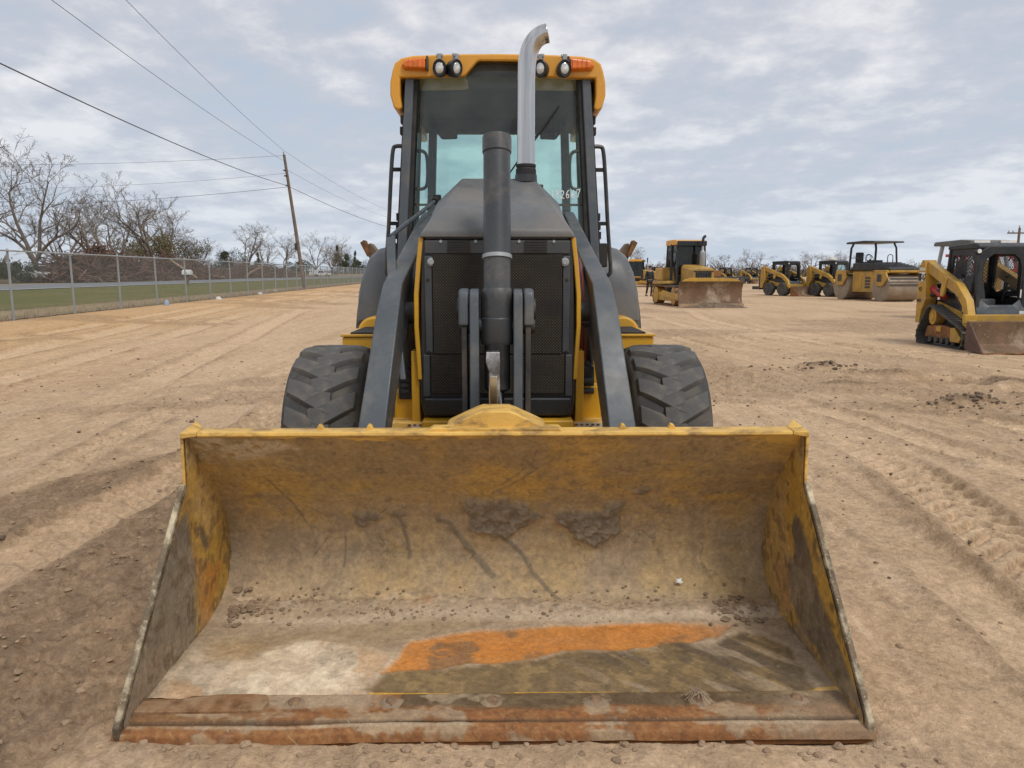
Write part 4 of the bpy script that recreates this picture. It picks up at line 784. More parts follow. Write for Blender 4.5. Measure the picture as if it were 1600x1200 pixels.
# ---- fenders, boxes, stabilisers
for sx in (-1, 1):
    prof_f = [(5.20, 1.01), (5.20, 1.25), (5.23, 1.40), (5.30, 1.50), (5.42, 1.545), (5.8, 1.57), (6.6, 1.57), (6.75, 1.50), (6.70, 1.40), (5.55, 1.42), (5.36, 1.30), (5.30, 1.01)]
    rings = []
    for x, dz, dy in ((.655, 0, 0), (.78, 0, 0), (.86, -.02, .0), (.925, -.07, .01), (.965, -.16, .02), (.985, -.24, .03)):
        rings.append([(sx * (x + .02 * max(0, (1.45 - z)) / .44), y + dy, min(z, z + dz * max(0, (z - 1.0) / .55))) for y, z in prof_f])
    mb = MB(); mb.loft(rings); fd = cabpart(mb, 'fender', 'grey_dusty', .02, BH, 3, 45)
    mb = MB(); mb.prism([(5.22, 1.02), (5.33, 1.02), (5.40, 1.32), (5.3, 1.40)], 'x', *sorted((sx * .66, sx * .70))); bh(mb, 'fender_stay', 'blackmatt', fd)
    mb = MB(); mb.box(*sorted((sx * .56, sx * .955)), 4.50, 5.02, .58, .965); tank = cabpart(mb, 'step_box', 'yellow', .010)
    mb = MB(); mb.box(*sorted((sx * .55, sx * .962)), 4.488, 5.03, .9665, .982); bh(mb, 'box_lid', 'yellow', tank, .004)
    mb = MB(); mb.box(*sorted((sx * .58, sx * .905)), 4.51, 5.0, .983, .992); bh(mb, 'step_pad', 'blackmatt', tank)
    mb = MB(); mb.box(*sorted((sx * .57, sx * .70)), 4.4895, 4.4985, .80, .90); bh(mb, 'box_decal', 'dark', tank) if sx < 0 else None
    if sx > 0: mb = MB(); mb.tube(arc_pts([(.735, 4.49, .90), (.775, 4.488, .885), (.795, 4.49, .84)], 4), .006, 6); bh(mb, 'hose_tail', 'blackmatt', tank)
    mb = MB(); mb.lathe([(.001, 5.0), (.10, 5.0), (.115, 5.015), (.115, 5.4)], (sx * .845, 0, .945), 'y', 24); cabpart(mb, 'hydraulic_tank', 'yellow', 0)
    mb = MB(); mb.prism([(sx * 1.05, 1.30), (sx * 1.17, 1.42), (sx * 1.225, 1.60), (sx * 1.175, 1.625), (sx * 1.10, 1.53), (sx * 1.0, 1.45)], 'y', 6.85, 7.02); stb = cabpart(mb, 'stabilizer', 'bladed', .01)
    mb = MB(); mb.prism([(sx * 1.165, 1.50), (sx * 1.20, 1.50), (sx * 1.262, 1.625), (sx * 1.225, 1.65)], 'y', 6.80, 6.95); bh(mb, 'stabilizer_pad', 'rust', stb, .005)
    mb = MB(); mb.tube([(sx * .7, 6.93, .75), (sx * 1.06, 6.93, 1.38)], .07, 10); bh(mb, 'stabilizer_leg', 'dark', stb)
mb = MB(); mb.box(-.34, .34, 3.9, 6.9, .45, .85); cabpart(mb, 'chassis', 'blackmatt', .02)
mb = MB(); mb.box(-.36, .36, 3.54, 4.85, .8, 1.50); cabpart(mb, 'engine_block', 'blackmatt')
mb = MB(); mb.prism([(6.9, .6), (7.1, .6), (7.2, 1.5), (7.0, 2.3), (6.88, 2.3), (6.95, 1.4)], 'x', -.09, .09); bo = cabpart(mb, 'backhoe_boom', 'yellow', .015)
mb = MB(); mb.prism([(7.0, 2.2), (7.15, 2.25), (7.5, 1.1), (7.55, .6), (7.4, .6), (7.35, 1.1)], 'x', -.08, .08); bh(mb, 'dipper', 'yellow', bo, .015)
mb = MB(); mb.box(-1.0, 1.0, 6.8, 6.95, .55, .8); cabpart(mb, 'rear_frame', 'dark', .01)

# ---- wheels
def wheel(parent, name, cx, cy, R0, W, rimR, nl, lh, lw, A, yel='yellow', sides=(-1, 1), squash=.0):
    rm = MB(); rm.lathe([(.001, -W * .12), (rimR * .35, -W * .14), (rimR * .42, -W * .2), (rimR * .85, -W * .22), (rimR * .93, -W * .40), (rimR, -W * .42), (rimR, W * .42), (rimR * .93, W * .40), (rimR * .85, W * .1), (.001, W * .08)], ax='x', n=28)
    o = rm.build(name, M[yel], parent, .006); o.location = (cx, cy, R0)
    Rt = R0 - lh
    prof_t = [(rimR * .98, -W * .38), (rimR * 1.12, -W * .47), ((rimR + Rt) / 2, -W * .505), (Rt * .93, -W * .475), (Rt * .985, -W * .40), (Rt, -W * .22), (Rt, W * .22), (Rt * .985, W * .40), (Rt * .93, W * .475), ((rimR + Rt) / 2, W * .505), (rimR * 1.12, W * .47), (rimR * .98, W * .38)]
    tb = MB(); tb.lathe(prof_t, ax='x', n=56); tb.build('tyre', M['rubber'], o, 0, 2, 50)
    for sd in sides:
        rings = []
        for t in np.linspace(0, 1, 8):
            x = (-.13 * W + t * W * .64) ; xx = min(x, W * .475)
            rs = np.interp(xx, [0, W * .22, W * .40, W * .475], [Rt, Rt, Rt * .985, Rt * .945]) if t < .99 else Rt * .80
            if t >= .99: xx = W * .50
            ph = -A * (t ** 1.15); hw2 = lw / Rt / 2 * (1.0 - .25 * t); top = rs + lh * (1.0 if t < .85 else .75) * (.0 if t >= .99 else 1); ro = rs - .015
            def P(r, a): return (sd * xx, -r * math.sin(a), r * math.cos(a))
            ch = hw2 * .22
            rings.append([P(ro, ph - hw2 * 1.15), P(ro + (top - ro) * .5, ph - hw2 * 1.05), P(top, ph - hw2 + ch), P(top, ph + hw2 - ch), P(ro + (top - ro) * .5, ph + hw2 * 1.05), P(ro, ph + hw2 * 1.15)])
        lb_ = MB(); lb_.loft(rings); me = None
        for k in range(nl):
            a = 2 * math.pi * (k + (.5 if sd > 0 else 0)) / nl
            if me is None:
                first = lb_.build('lug', M['rubber_lug'], o, .006); me = first.data; q = first
            else: q = first.copy(); COL.objects.link(q)
            q.rotation_euler = (a, 0, 0)
    return o
for sx in (-1, 1):
    wheel(BH, 'front_wheel', sx * .865, 3.93 - 5, .485, .40, .25, 18, .024, .128, .28)
    wheel(BH, 'rear_wheel', sx * .835, 6.10 - 5, .70, .50, .36, 18, .04, .11, .45)

# ================================================================== MACHINES IN THE YARD
def P(mb, name, m, parent, bevel=0, seg=2, ang=32): return mb.build(name, M[m] if isinstance(m, str) else m, parent, bevel, seg, ang)
def text_mesh(s, size, mat, parent, loc, rot, name='lettering', ext=.001, sx=1):
    c = bpy.data.curves.new(name, 'FONT'); c.body = s; c.size = size; c.extrude = ext; c.align_x = 'CENTER'; c.align_y = 'CENTER'; c.offset = size * .012
    o = bpy.data.objects.new(name, c); COL.objects.link(o); bpy.context.view_layer.update()
    me = bpy.data.meshes.new_from_object(o); bpy.data.objects.remove(o); me.materials.clear(); me.materials.append(M[mat])
    q = link(name, me, parent); q.location = loc; q.rotation_euler = rot; q.scale = (sx, 1, 1); return q
def band(poly, x0, x1, th):        # closed belt in the (y,z) plane with thickness
    n = len(poly); rings = []
    for i in range(n):
        p = Vector(poly[i]); a = Vector(poly[i - 1]); b = Vector(poly[(i + 1) % n]); t = (b - a).normalized(); nn = Vector((t.y, -t.x))
        q = p + nn * th; rings.append([(x0, p.x, p.y), (x1, p.x, p.y), (x1, q.x, q.y), (x0, q.x, q.y)])
    rings.append(rings[0]); return MB().loft(rings, caps=False)
def belt_poly(circles, n=10):      # hull of circles (y,z,r), counter-clockwise when seen with y right and z up
    pts = []
    for cy, cz, r in circles:
        for k in range(n * 3): a = 2 * math.pi * k / (n * 3); pts.append((cy + r * math.cos(a), cz + r * math.sin(a)))
    pts = sorted(set(pts))
    def half(ps):
        h = []
        for p in ps:
            while len(h) > 1 and (h[-1][0] - h[-2][0]) * (p[1] - h[-2][1]) - (h[-1][1] - h[-2][1]) * (p[0] - h[-2][0]) <= 0: h.pop()
            h.append(p)
        return h
    lo = half(pts); up = half(pts[::-1]); return lo[:-1] + up[:-1]
def resample(poly, step):
    out = []; n = len(poly)
    per = [math.dist(poly[i], poly[(i + 1) % n]) for i in range(n)]; tot = sum(per); m = int(tot / step); acc = 0; i = 0
    for k in range(m):
        d = tot * k / m
        while acc + per[i] < d: acc += per[i]; i += 1
        f = (d - acc) / per[i]; a, b = poly[i], poly[(i + 1) % n]
        out.append(((a[0] + (b[0] - a[0]) * f, a[1] + (b[1] - a[1]) * f), math.atan2(b[1] - a[1], b[0] - a[0])))
    return out
def track(parent, x0, x1, circles, barstep, belt='rubber', bar='rubber_lug', bh_=.022, bw=.05):
    bp = belt_poly(circles); t = P(band(bp, x0, x1, .035), 'track_belt', belt, parent)
    b = MB(); b.box(x0 - .005, x1 + .005, -bw / 2, bw / 2, .03, .035 + bh_); me = None
    for (y, z), a in resample(bp, barstep):
        if me is None: q = P(b, 'tread_bar', bar, t, .006); me = q
        else: q = me.copy(); COL.objects.link(q)
        q.location = (0, y, z); q.rotation_euler = (a + math.pi, 0, 0)
    return t
def lattice(mb, quad, nu, nv, r):       # diagonal wire mesh inside a quad (four corners)
    a, b, c, d = [Vector(p) for p in quad]
    def at(u, v): return (a * (1 - u) + b * u) * (1 - v) + (d * (1 - u) + c * u) * v
    for k in range(-nv, nu):
        for s in (1, -1):
            u0, v0 = k / nu, 0.0; du = nv / nu
            ua, ub = u0, u0 + du; va, vb = 0.0, 1.0
            if ua < 0: va = -ua / du; ua = 0
            if ub > 1: vb = 1 - (ub - 1) / du; ub = 1
            if vb - va < .02: continue
            if s < 0: ua, ub = 1 - ua, 1 - ub
            mb.tube([at(ua, va), at(ub, vb)], r, 4, caps=False)
    return mb

def loader(name, loc, rz, label, cat, group=None, tracked=True):
    t = empty(name, loc, rz, label, cat, group)
    for sx in (-1, 1):
        X = lambda a, b: sorted((sx * a, sx * b))
        if tracked:
            tr = track(t, *X(.50, .84), [(.52, .60, .20), (.86, .20, .19), (-.78, .21, .20)], .105)
            mb = MB(); mb.lathe([(.001, sx * .78), (.09, sx * .78), (.10, sx * .765), (.17, sx * .76), (.17, sx * .56), (.001, sx * .56)], (0, .52, .60), 'x', 20); P(mb, 'drive_sprocket', 'ylw2', t)
            mb = MB(); mb.prism([(.90, .16), (.80, .40), (.2, .44), (-.30, .40), (-.45, .16)], 'x', *X(.60, .73)); P(mb, 'track_frame', 'rust', t, .02)
            mb = MB(); mb.prism([(-.34, .12), (-.72, .12), (-.80, .20), (-.50, .42), (-.32, .40)], 'x', *X(.66, .77)); P(mb, 'idler_guard', 'ylw2', t, .015)
            mb = MB(); mb.prism([(.35, .30), (.12, .30), (.14, .36), (.12, .41), (.35, .41), (.33, .36)], 'x', *X(.735, .75)); P(mb, 'frame_bracket', 'ylw2', t)
            for y in (.62, .36, .10, -.16, -.42):
                mb = MB(); mb.lathe([(.001, sx * .74), (.075, sx * .74), (.085, sx * .72), (.085, sx * .6)], (0, y, .13), 'x', 14); P(mb, 'track_roller', 'dark', t)
            for y, r in ((.86, .18), (-.78, .185)):
                mb = MB(); mb.lathe([(.001, sx * .71), (.07, sx * .71), (.08, sx * .68), (r, sx * .69), (r, sx * .62), (.05, sx * .62)], (0, y, .205), 'x', 18); P(mb, 'idler_wheel', 'dark', t)
        else:
            for y in (.55, -.55):
                wm = MB(); wm.lathe([(.001, sx * .80), (.10, sx * .80), (.11, sx * .74), (.19, sx * .72), (.21, sx * .80), (.22, sx * .80), (.22, sx * .6)], (0, y, .40), 'x', 18); wo = P(wm, 'wheel', 'ylw2' if False else 'greyplas', t)
                tm = MB(); tm.lathe([(.22, sx * .60), (.26, sx * .57), (.37, sx * .57), (.40, sx * .62), (.40, sx * .80), (.37, sx * .85), (.26, sx * .85), (.22, sx * .82)], (0, y, .40), 'x', 22); P(tm, 'tyre', 'rubber', wo)
        mb = MB(); mb.prism([(1.22, .45), (1.22, 1.60), (1.10, 1.78), (.98, 1.78), (.86, 1.42), (.80, .95), (.98, .70), (1.02, .45)], 'x', *X(.56, .82)); tw = P(mb, 'rear_tower', 'ylw2', t, .012)
        arm = [(1.12, 1.62), (1.10, 1.76), (.98, 1.76), (-.42, 1.30), (-.86, .98), (-1.08, .50), (-.98, .42), (-.80, .48), (-.70, .86), (-.38, 1.08), (.95, 1.52)]
        mb = MB(); mb.prism(arm, 'x', *X(.60, .76)); am = P(mb, 'lift_arm', 'ylw2', t, .014)
        mb = MB(); mb.prism([(.14, 1.46), (-.04, 1.40), (.04, 1.12), (.10, 1.02), (.20, 1.04), (.22, 1.12)], 'x', *X(.74, .79)); P(mb, 'arm_bracket', 'ylw2', am, .01)
        for k in range(4):
            mb = MB(); mb.lathe([(.001, sx * .775), (.018, sx * .775), (.022, sx * .76)], (0, -.50 - .09 * k, 1.02 - .10 * k), 'x', 8); P(mb, 'bolt', 'dark', am)
        mb = MB(); mb.tube([(sx * .68, .95, 1.0), (sx * .68, .25, 1.20), (sx * .68, -.2, 1.12)], .045, 10); P(mb, 'lift_cylinder', 'dark', t)
        mb = MB(); mb.prism([(.80, .66), (-.95, .42), (-.98, .62), (-.70, .66), (.75, .92)], 'x', *X(.50, .58)); P(mb, 'side_rail', 'ylw2', t, .01)
        mb = MB(); mb.prism([(.80, .90), (-.60, .66), (-.62, 1.0), (.80, 1.10)], 'x', *X(.47, .545)); P(mb, 'side_panel', 'black', t, .01)
        # cab frame
        mb = MB()
        for a, b in (((.47, -.72, .70), (.45, -.66, 1.75)), ((.45, -.66, 1.75), (.42, -.52, 2.02)), ((.47, .62, 1.0), (.45, .55, 1.98)), ((.47, -.05, 1.45), (.46, -.05, 1.46))):
            mb.tube([(sx * a[0], a[1], a[2]), (sx * b[0], b[1], b[2])], .055, 8)
        P(mb, 'cab_post', 'black', t)
        mb = MB(); mb.prism([(-.66, 1.10), (-.60, 1.72), (-.48, 1.96), (.52, 1.96), (.58, 1.2), (.40, 1.05)], 'x', *X(.440, .446)); 
        fr = MB(); o_ = [(-.66, 1.06), (-.60, 1.76), (-.46, 2.0), (.56, 2.0), (.62, 1.15), (.40, 1.0)]; i_ = [(-.50, 1.16), (-.47, 1.68), (-.38, 1.84), (.40, 1.86), (.48, 1.22), (.34, 1.12)]
        fr.loft([[(sx * .425, *p) for p in o_], [(sx * .475, *p) for p in o_], [(sx * .475, *p) for p in i_], [(sx * .425, *p) for p in i_], [(sx * .425, *p) for p in o_]], caps=False); P(fr, 'side_frame', 'black', t, .01)
        if tracked:
            lm_ = lattice(MB(), [(sx * .45, -.48, 1.16), (sx * .45, .46, 1.16), (sx * .45, .42, 1.86), (sx * .45, -.42, 1.86)], 14, 10, .006); P(lm_, 'side_mesh', 'dark', t)
        mb = MB(); mb.cyl((sx * .50, -.70, 1.93), (sx * .50, -.60, 1.93), .05, n=14); hl = P(mb, 'headlight', 'black', t); mb = MB(); mb.cyl((sx * .50, -.712, 1.93), (sx * .50, -.701, 1.93), .042, n=14); P(mb, 'lens', 'white', hl)
    # roof with rounded front arch
    mb = MB(); mb.prism([(-.68, 1.98), (-.66, 2.05), (-.50, 2.10), (.62, 2.07), (.66, 2.0), (.6, 1.97)], 'x', -.50, .50); P(mb, 'cab_roof', 'black', t, .03, 3)
    ao = [(-.50, .72), (-.50, 1.80), (-.44, 1.95), (-.30, 2.02), (.30, 2.02), (.44, 1.95), (.50, 1.80), (.50, .72)]; ai = [(-.38, .72), (-.38, 1.62), (-.32, 1.78), (-.2, 1.87), (.2, 1.87), (.32, 1.78), (.38, 1.62), (.38, .72)]
    mb = MB(); mb.loft([[(x, -.70, z) for x, z in ao], [(x, -.62, z) for x, z in ao], [(x, -.62, z) for x, z in ai], [(x, -.70, z) for x, z in ai], [(x, -.70, z) for x, z in ao]], caps=False); P(mb, 'door_arch', 'black', t, .012)
    mb = MB(); mb.prism([(-.44, .95), (-.40, 1.95), (.40, 1.95), (.44, .95)], 'y', .56, .60); 
    rf = MB(); o2 = [(-.45, 1.0), (-.45, 2.0), (.45, 2.0), (.45, 1.0)]; i2 = [(-.36, 1.12), (-.36, 1.88), (.36, 1.88), (.36, 1.12)]
    rf.loft([[(x, .56, z) for x, z in o2], [(x, .61, z) for x, z in o2], [(x, .61, z) for x, z in i2], [(x, .56, z) for x, z in i2], [(x, .56, z) for x, z in o2]], caps=False); P(rf, 'rear_frame', 'black', t, .008)
    if tracked: P(lattice(MB(), [(-.36, .58, 1.12), (.36, .58, 1.12), (.36, .58, 1.88), (-.36, .58, 1.88)], 10, 10, .006), 'rear_mesh', 'dark', t)
    mb = MB(); mb.box(-.27, .27, -.05, .38, .80, .98); st = P(mb, 'seat', 'greyseat', t, .04, 3)
    mb = MB(); mb.loft([[(-.24, .30, .95), (.24, .30, .95), (.24, .42, .95), (-.24, .42, .95)], [(-.20, .42, 1.45), (.20, .42, 1.45), (.20, .50, 1.45), (-.20, .50, 1.45)]]); P(mb, 'seat_back', 'greyseat', st, .04, 3)
    for sx in (-1, 1):
        mb = MB(); mb.tube([(sx * .32, -.18, .95), (sx * .33, -.24, 1.2)], .02, 8); mb.obox((sx * .33, -.25, 1.25), (.06, .06, .14)); P(mb, 'joystick', 'blackmatt', t)
    mb = MB(); mb.box(-.55, .55, -.75, 1.05, .35, .80); P(mb, 'hull', 'dark', t, .03)
    mb = MB(); mb.box(-.54, .54, .62, 1.15, .80, 1.30); P(mb, 'engine_hood', 'black', t, .04)
    mb = MB(); mb.loft([[(-.50, -.80, .74), (-.36, -.80, .74), (-.24, -.80, .86), (.24, -.80, .86), (.36, -.80, .74), (.50, -.80, .74), (.50, -.80, .66), (-.50, -.80, .66)], [(-.50, -.70, .98), (-.38, -.70, .98), (-.26, -.70, .88), (.26, -.70, .88), (.38, -.70, .98), (.50, -.70, .98), (.50, -.66, .66), (-.50, -.66, .66)]]); P(mb, 'door_sill', 'grey', t, .01)
    mb = MB(); mb.box(-.84, .84, -1.04, -.94, .52, .70); P(mb, 'arm_crossbar', 'ylw2', t, .02)
    mb = MB(); mb.prism([(-1.10, .46), (-1.26, .46), (-1.34, .10), (-1.20, .04), (-1.06, .10)], 'x', -.60, .60); P(mb, 'coupler', 'dark', t, .01)
    bp = [(-1.26, .56), (-1.34, .54), (-1.30, .30), (-1.36, .12), (-1.50, .05), (-2.02, .0), (-2.02, .025), (-1.50, .08), (-1.39, .15), (-1.335, .30), (-1.37, .575), (-1.26, .585)]
    mb = MB(); mb.prism(bp, 'x', -.90, .90); bk = P(mb, 'bucket', 'bladed', t, .006)
    for sx in (-1, 1):
        mb = MB(); mb.prism([(-1.30, .57), (-1.29, .05), (-1.5, .02), (-1.98, .005), (-1.98, .04), (-1.42, .56)], 'x', *sorted((sx * .902, sx * .925))); P(mb, 'side_plate', 'rust' if not tracked else mat('rusty_bucket_side', (.11, .065, .05), .8, var=.3, grime=(.2, .12, .08), gamt=.6), bk, .004)
    mb = MB(); mb.box(-.93, .93, -2.06, -1.96, -.005, .022); P(mb, 'cutting_edge', 'rust', bk, .004)
    return t

ctl = loader('compact_track_loader', (8.70, 13.7, 0), R(3), 'yellow tracked skid loader with open mesh cab at the right edge of the yard', 'skid loader')
ctl.scale = (.92, .66, .9)
# markings on the near rear tower (photo's left side of the machine)
def mark(mb, name, m): return P(mb, name, m, ctl)
mb = MB(); mb.box(-.8245, -.8215, .90, 1.19, 1.33, 1.52); mark(mb, 'decal_patch', 'white')
mark(MB().box(-.8275, -.8250, 1.06, 1.185, 1.34, 1.50), 'dark_scuff', 'blackmatt'); mark(MB().box(-.8275, -.8250, .905, .95, 1.34, 1.40), 'dark_scuff', 'blackmatt')
RL = (R(90), 0, R(-90))
text_mesh('CAT', .15, 'blackmatt', ctl, (-.8285, .985, 1.425), RL, sx=.9)
mb = MB(); mb.prism([(1.02, 1.355), (.95, 1.355), (.985, 1.40)], 'x', -.8300, -.8290); mark(mb, 'triangle_mark', 'ylw2')
mb = MB(); mb.box(-.8245, -.8215, .92, 1.17, 1.555, 1.62); mark(mb, 'white_label', 'cream')
text_mesh('YANCEY', .088, 'blackmatt', ctl, (-.8235, 1.11, .92), RL, sx=.72)
mb = MB(); mb.tube(arc_pts([(-.824, 1.14, 1.20), (-.824, 1.10, 1.17), (-.824, 1.05, 1.21), (-.824, 1.02, 1.16), (-.824, 1.07, 1.12), (-.824, 1.12, 1.16)], 3), .008, 5); mark(mb, 'scribble', 'blackmatt')
mb = MB(); mb.tube([(-.66, .82, 1.18), (-.66, .30, 1.02)], .075, 10); mark(mb, 'red_cylinder', 'red')
mb = MB(); mb.obox((-.74, .35, .98), (.01, .10, .05)); mb.obox((-.503, -.70, .86), (.004, .08, .08)); mark(mb, 'white_tag', 'white')
mb = MB(); mb.box(.39, .47, -.7165, -.7025, 1.02, 1.18); mb.box(.36, .46, -.806, -.8025, .70, .76); mark(mb, 'warning_label', 'white')

ss1 = loader('skid_loader', (16.75, 45.6, 0), R(27), 'yellow wheeled skid loader farthest left in the row behind the roller', 'skid loader', 'wheeled skid loaders in a row', tracked=False)
mb = MB(); mb.box(-.8, .8, 1.25, 1.9, .35, .55); mb.box(-.8, -.7, 1.25, 1.35, .35, 1.5); mb.box(.7, .8, 1.25, 1.35, .35, 1.5); mb.box(-.8, .8, 1.25, 1.33, 1.4, 1.5)
ss2 = copy_tree(ss1); ss2.location = (18.95, 44.0, 0); ss2.rotation_euler.z = R(22); ss2['label'] = 'yellow wheeled skid loader with pale light on its roof, next to the roller'
P(mb, 'counterweight', 'dark', ss1, .02)
mb = MB(); mb.lathe([(.22, 2.05), (.24, 2.15), (.18, 2.26), (.001, 2.30)], (0, .1, 0), 'z', 14); P(mb, 'roof_light', 'cream', ss2)
mb = MB(); mb.box(-.36, .36, -.69, -.68, .9, 1.84); P(mb, 'front_glass', 'glass2', ss2)

# ---- tandem roller
rt = empty('tandem_roller', (18.2, 37.2, 0), R(10), 'yellow tandem drum roller with black canopy in the middle of the right yard', 'road roller')
for y, nm in ((-1.55, 0), (1.55, 1)):
    mb = MB(); mb.lathe([(.58, -.85), (.64, -.84), (.65, -.82), (.65, .82), (.64, .84), (.58, .85)], (0, y, .65), 'x', 40)
    dr_ = P(mb, 'drum', 'drum', rt)
    for sx in (-1, 1):
        mb = MB(); mb.lathe([(.579, sx * .80), (.30, sx * .74), (.28, sx * .70), (.12, sx * .70), (.11, sx * .86), (.001, sx * .86)], (0, y, .65), 'x', 28); P(mb, 'drum_end', 'drum', dr_)
        for k in range(6):
            a = k * math.pi / 3; mb = MB(); mb.lathe([(.001, sx * .79), (.05, sx * .78), (.06, sx * .74)], (0, y + .40 * math.cos(a), .65 + .40 * math.sin(a)), 'x', 8); P(mb, 'drum_bolt', 'dark', dr_)
        mb = MB(); mb.prism([(y - .25, .75), (y + .25, .75), (y + .42, 1.15), (y + .35, 1.42), (y - .42, 1.42), (y - .55, 1.15)], 'x', *sorted((sx * .87, sx * .95))); P(mb, 'drum_yoke', 'ylw2', rt, .012)
        mb = MB(); mb.box(*sorted((sx * .951, sx * .965)), y - .16, y + .16, .95, 1.3); P(mb, 'yoke_cover', 'dark', rt, .01)
    mb = MB(); mb.box(-.92, .92, y - .45, y + .40, 1.36, 1.50); P(mb, 'yoke_bridge', 'ylw2', rt, .03)
    mb = MB(); sg = -1 if y < 0 else 1; mb.box(-.88, .88, y + sg * .66, y + sg * .72, 1.05, 1.12); mb.box(-.88, .88, y + sg * .63, y + sg * .70, .80, .84); P(mb, 'scraper_bar', 'dark', rt)
mb = MB(); mb.box(-.70, .70, -.85, .85, .42, 1.45); P(mb, 'body', 'ylw2', rt, .03)
for k in range(4):
    mb = MB(); mb.box(-.715, -.701, -.55, -.18, .62 + .15 * k, .72 + .15 * k); P(mb, 'vent_panel', 'dark', rt)
mb = MB(); mb.box(-.715, -.701, .10, .55, .55, 1.25); P(mb, 'side_door', 'ylw2', rt, .01)
mb = MB(); mb.prism([(-2.05, 1.50), (-2.0, 1.62), (-.70, 1.86), (.75, 1.86), (.80, 1.50)], 'x', -.80, .80); hd = P(mb, 'engine_cover', 'black', rt, .04)
for k in range(5):
    y = -1.8 + .26 * k; z = 1.66 + .048 * k; mb = MB(); mb.obox((0, y, z + .02), (1.62, .03, .03), (R(10), 0, 0)); P(mb, 'cover_rib', 'dark', hd)
mb = MB(); mb.box(-.75, .75, -2.06, -1.98, 1.40, 1.50); P(mb, 'front_bumper', 'ylw2', rt, .01)
mb = MB(); mb.box(-.65, .65, .2, 1.1, 1.50, 1.60); P(mb, 'platform', 'dark', rt)
mb = MB(); mb.box(-.55, -.10, .45, .9, 1.78, 1.92); sx_ = P(mb, 'seat', 'black', rt, .04); mb = MB(); mb.box(-.53, -.12, .86, 1.0, 1.85, 2.40); P(mb, 'seat_back', 'black', sx_, .05)
mb = MB(); mb.tube([(-.32, .05, 1.6), (-.32, .12, 2.05)], .03, 8); mb.tube([(-.32 + .2 * math.cos(a), .14 + .05 * math.sin(a), 2.08 + .18 * math.sin(a)) for a in np.linspace(0, 2 * math.pi, 17)], .015, 6); mb.box(-.5, .3, -.02, .08, 1.6, 2.0); P(mb, 'console', 'black', rt)
mb = MB()
for y in (.02, 1.12):
    pass
for sx in (-1, 1):
    mb = MB(); mb.tube([(sx * .72, 1.15, 1.5), (sx * .70, 1.10, 2.6), (sx * .62, 1.05, 2.82)], .055, 8); P(mb, 'canopy_post', 'black', rt)
    mb = MB(); mb.tube([(sx * .72, -.55, 1.5), (sx * .70, -.42, 2.6), (sx * .62, -.35, 2.82)], .045, 8) if sx > 0 else mb.tube([(sx * .72, 1.12, 1.5), (sx * .72, .25, 1.55), (sx * .72, .22, 2.1), (sx * .72, 1.1, 2.12)], .022, 6); P(mb, 'canopy_post' if sx > 0 else 'hand_rail', 'black', rt)
    mb = MB(); mb.tube(arc_pts([(sx * .6, -.35, 1.86), (sx * .6, -.33, 2.22), (sx * .6, .0, 2.24), (sx * .6, .02, 1.86)], 3), .02, 6); P(mb, 'hand_rail', 'black', rt)
mb = MB(); mb.prism([(-.85, 2.82), (-.80, 2.90), (.0, 2.95), (1.35, 2.92), (1.42, 2.82)], 'x', -.82, .82); P(mb, 'canopy', 'black', rt, .03)

# ---- bulldozer
dz = empty('bulldozer', (7.55, 31.7, 0), R(7), 'yellow crawler bulldozer with black cab and muddy blade beyond the backhoe', 'bulldozer')
for sx in (-1, 1):
    X = lambda a, b: sorted((sx * a, sx * b))
    track(dz, *X(.75, 1.22), [(1.15, .42, .36), (-1.15, .40, .35)], .19, 'rust', 'dark', .04, .03)
    mb = MB(); mb.prism([(1.0, .20), (1.0, .55), (-1.0, .52), (-1.0, .20)], 'x', *X(.80, 1.16)); P(mb, 'track_frame', 'ylw2', dz, .02)
    for y in (1.15, -1.15):
        mb = MB(); mb.lathe([(.001, sx * 1.235), (.14, sx * 1.235), (.16, sx * 1.21), (.34, sx * 1.20), (.34, sx * .80)], (0, y, .41), 'x', 22); P(mb, 'end_wheel', 'ylw2', dz)
    mb = MB(); mb.box(*X(.62, 1.15), -.1, 1.6, .88, 1.0); P(mb, 'mudguard', 'ylw2', dz, .02)
    mb = MB(); mb.box(*X(.62, 1.05), .75, 1.75, 1.0, 1.55); P(mb, 'side_tank', 'ylw2', dz, .06)
    mb = MB(); mb.prism([(-2.3, .25), (-2.3, .45), (-.1, .62), (.1, .42)], 'x', *X(1.25, 1.35)); P(mb, 'push_arm', 'ylw2', dz, .01)
    for pts in ([(sx * .68, -.25, .95), (sx * .66, -.10, 2.45)], [(sx * .72, .45, .95), (sx * .72, .45, 2.5)], [(sx * .68, 1.2, 1.0), (sx * .66, 1.1, 2.5)]):
        mb = MB(); mb.tube(pts, .055, 6); P(mb, 'cab_post', 'black', dz)
    mb = MB(); mb.loft([[(sx * .70, -.20, 1.0), (sx * .73, .45, 1.0), (sx * .69, 1.15, 1.0), (sx * .67, 1.05, 2.45), (sx * .71, .45, 2.45), (sx * .67, -.08, 2.45)], [(sx * .69, -.20, 1.0), (sx * .72, .45, 1.0), (sx * .68, 1.15, 1.0), (sx * .66, 1.05, 2.45), (sx * .70, .45, 2.45), (sx * .66, -.08, 2.45)]]); P(mb, 'side_window', 'glassd', dz)
    mb = MB(); mb.tube(arc_pts([(sx * .80, .42, 1.65), (sx * .86, .42, 1.7), (sx * .86, .42, 2.15), (sx * .78, .42, 2.2)], 3), .02, 6); P(mb, 'grab_rail', 'black', dz)
mb = MB(); mb.box(-.62, .62, -.2, 1.7, .5, 1.25); P(mb, 'hull', 'dark', dz, .03)
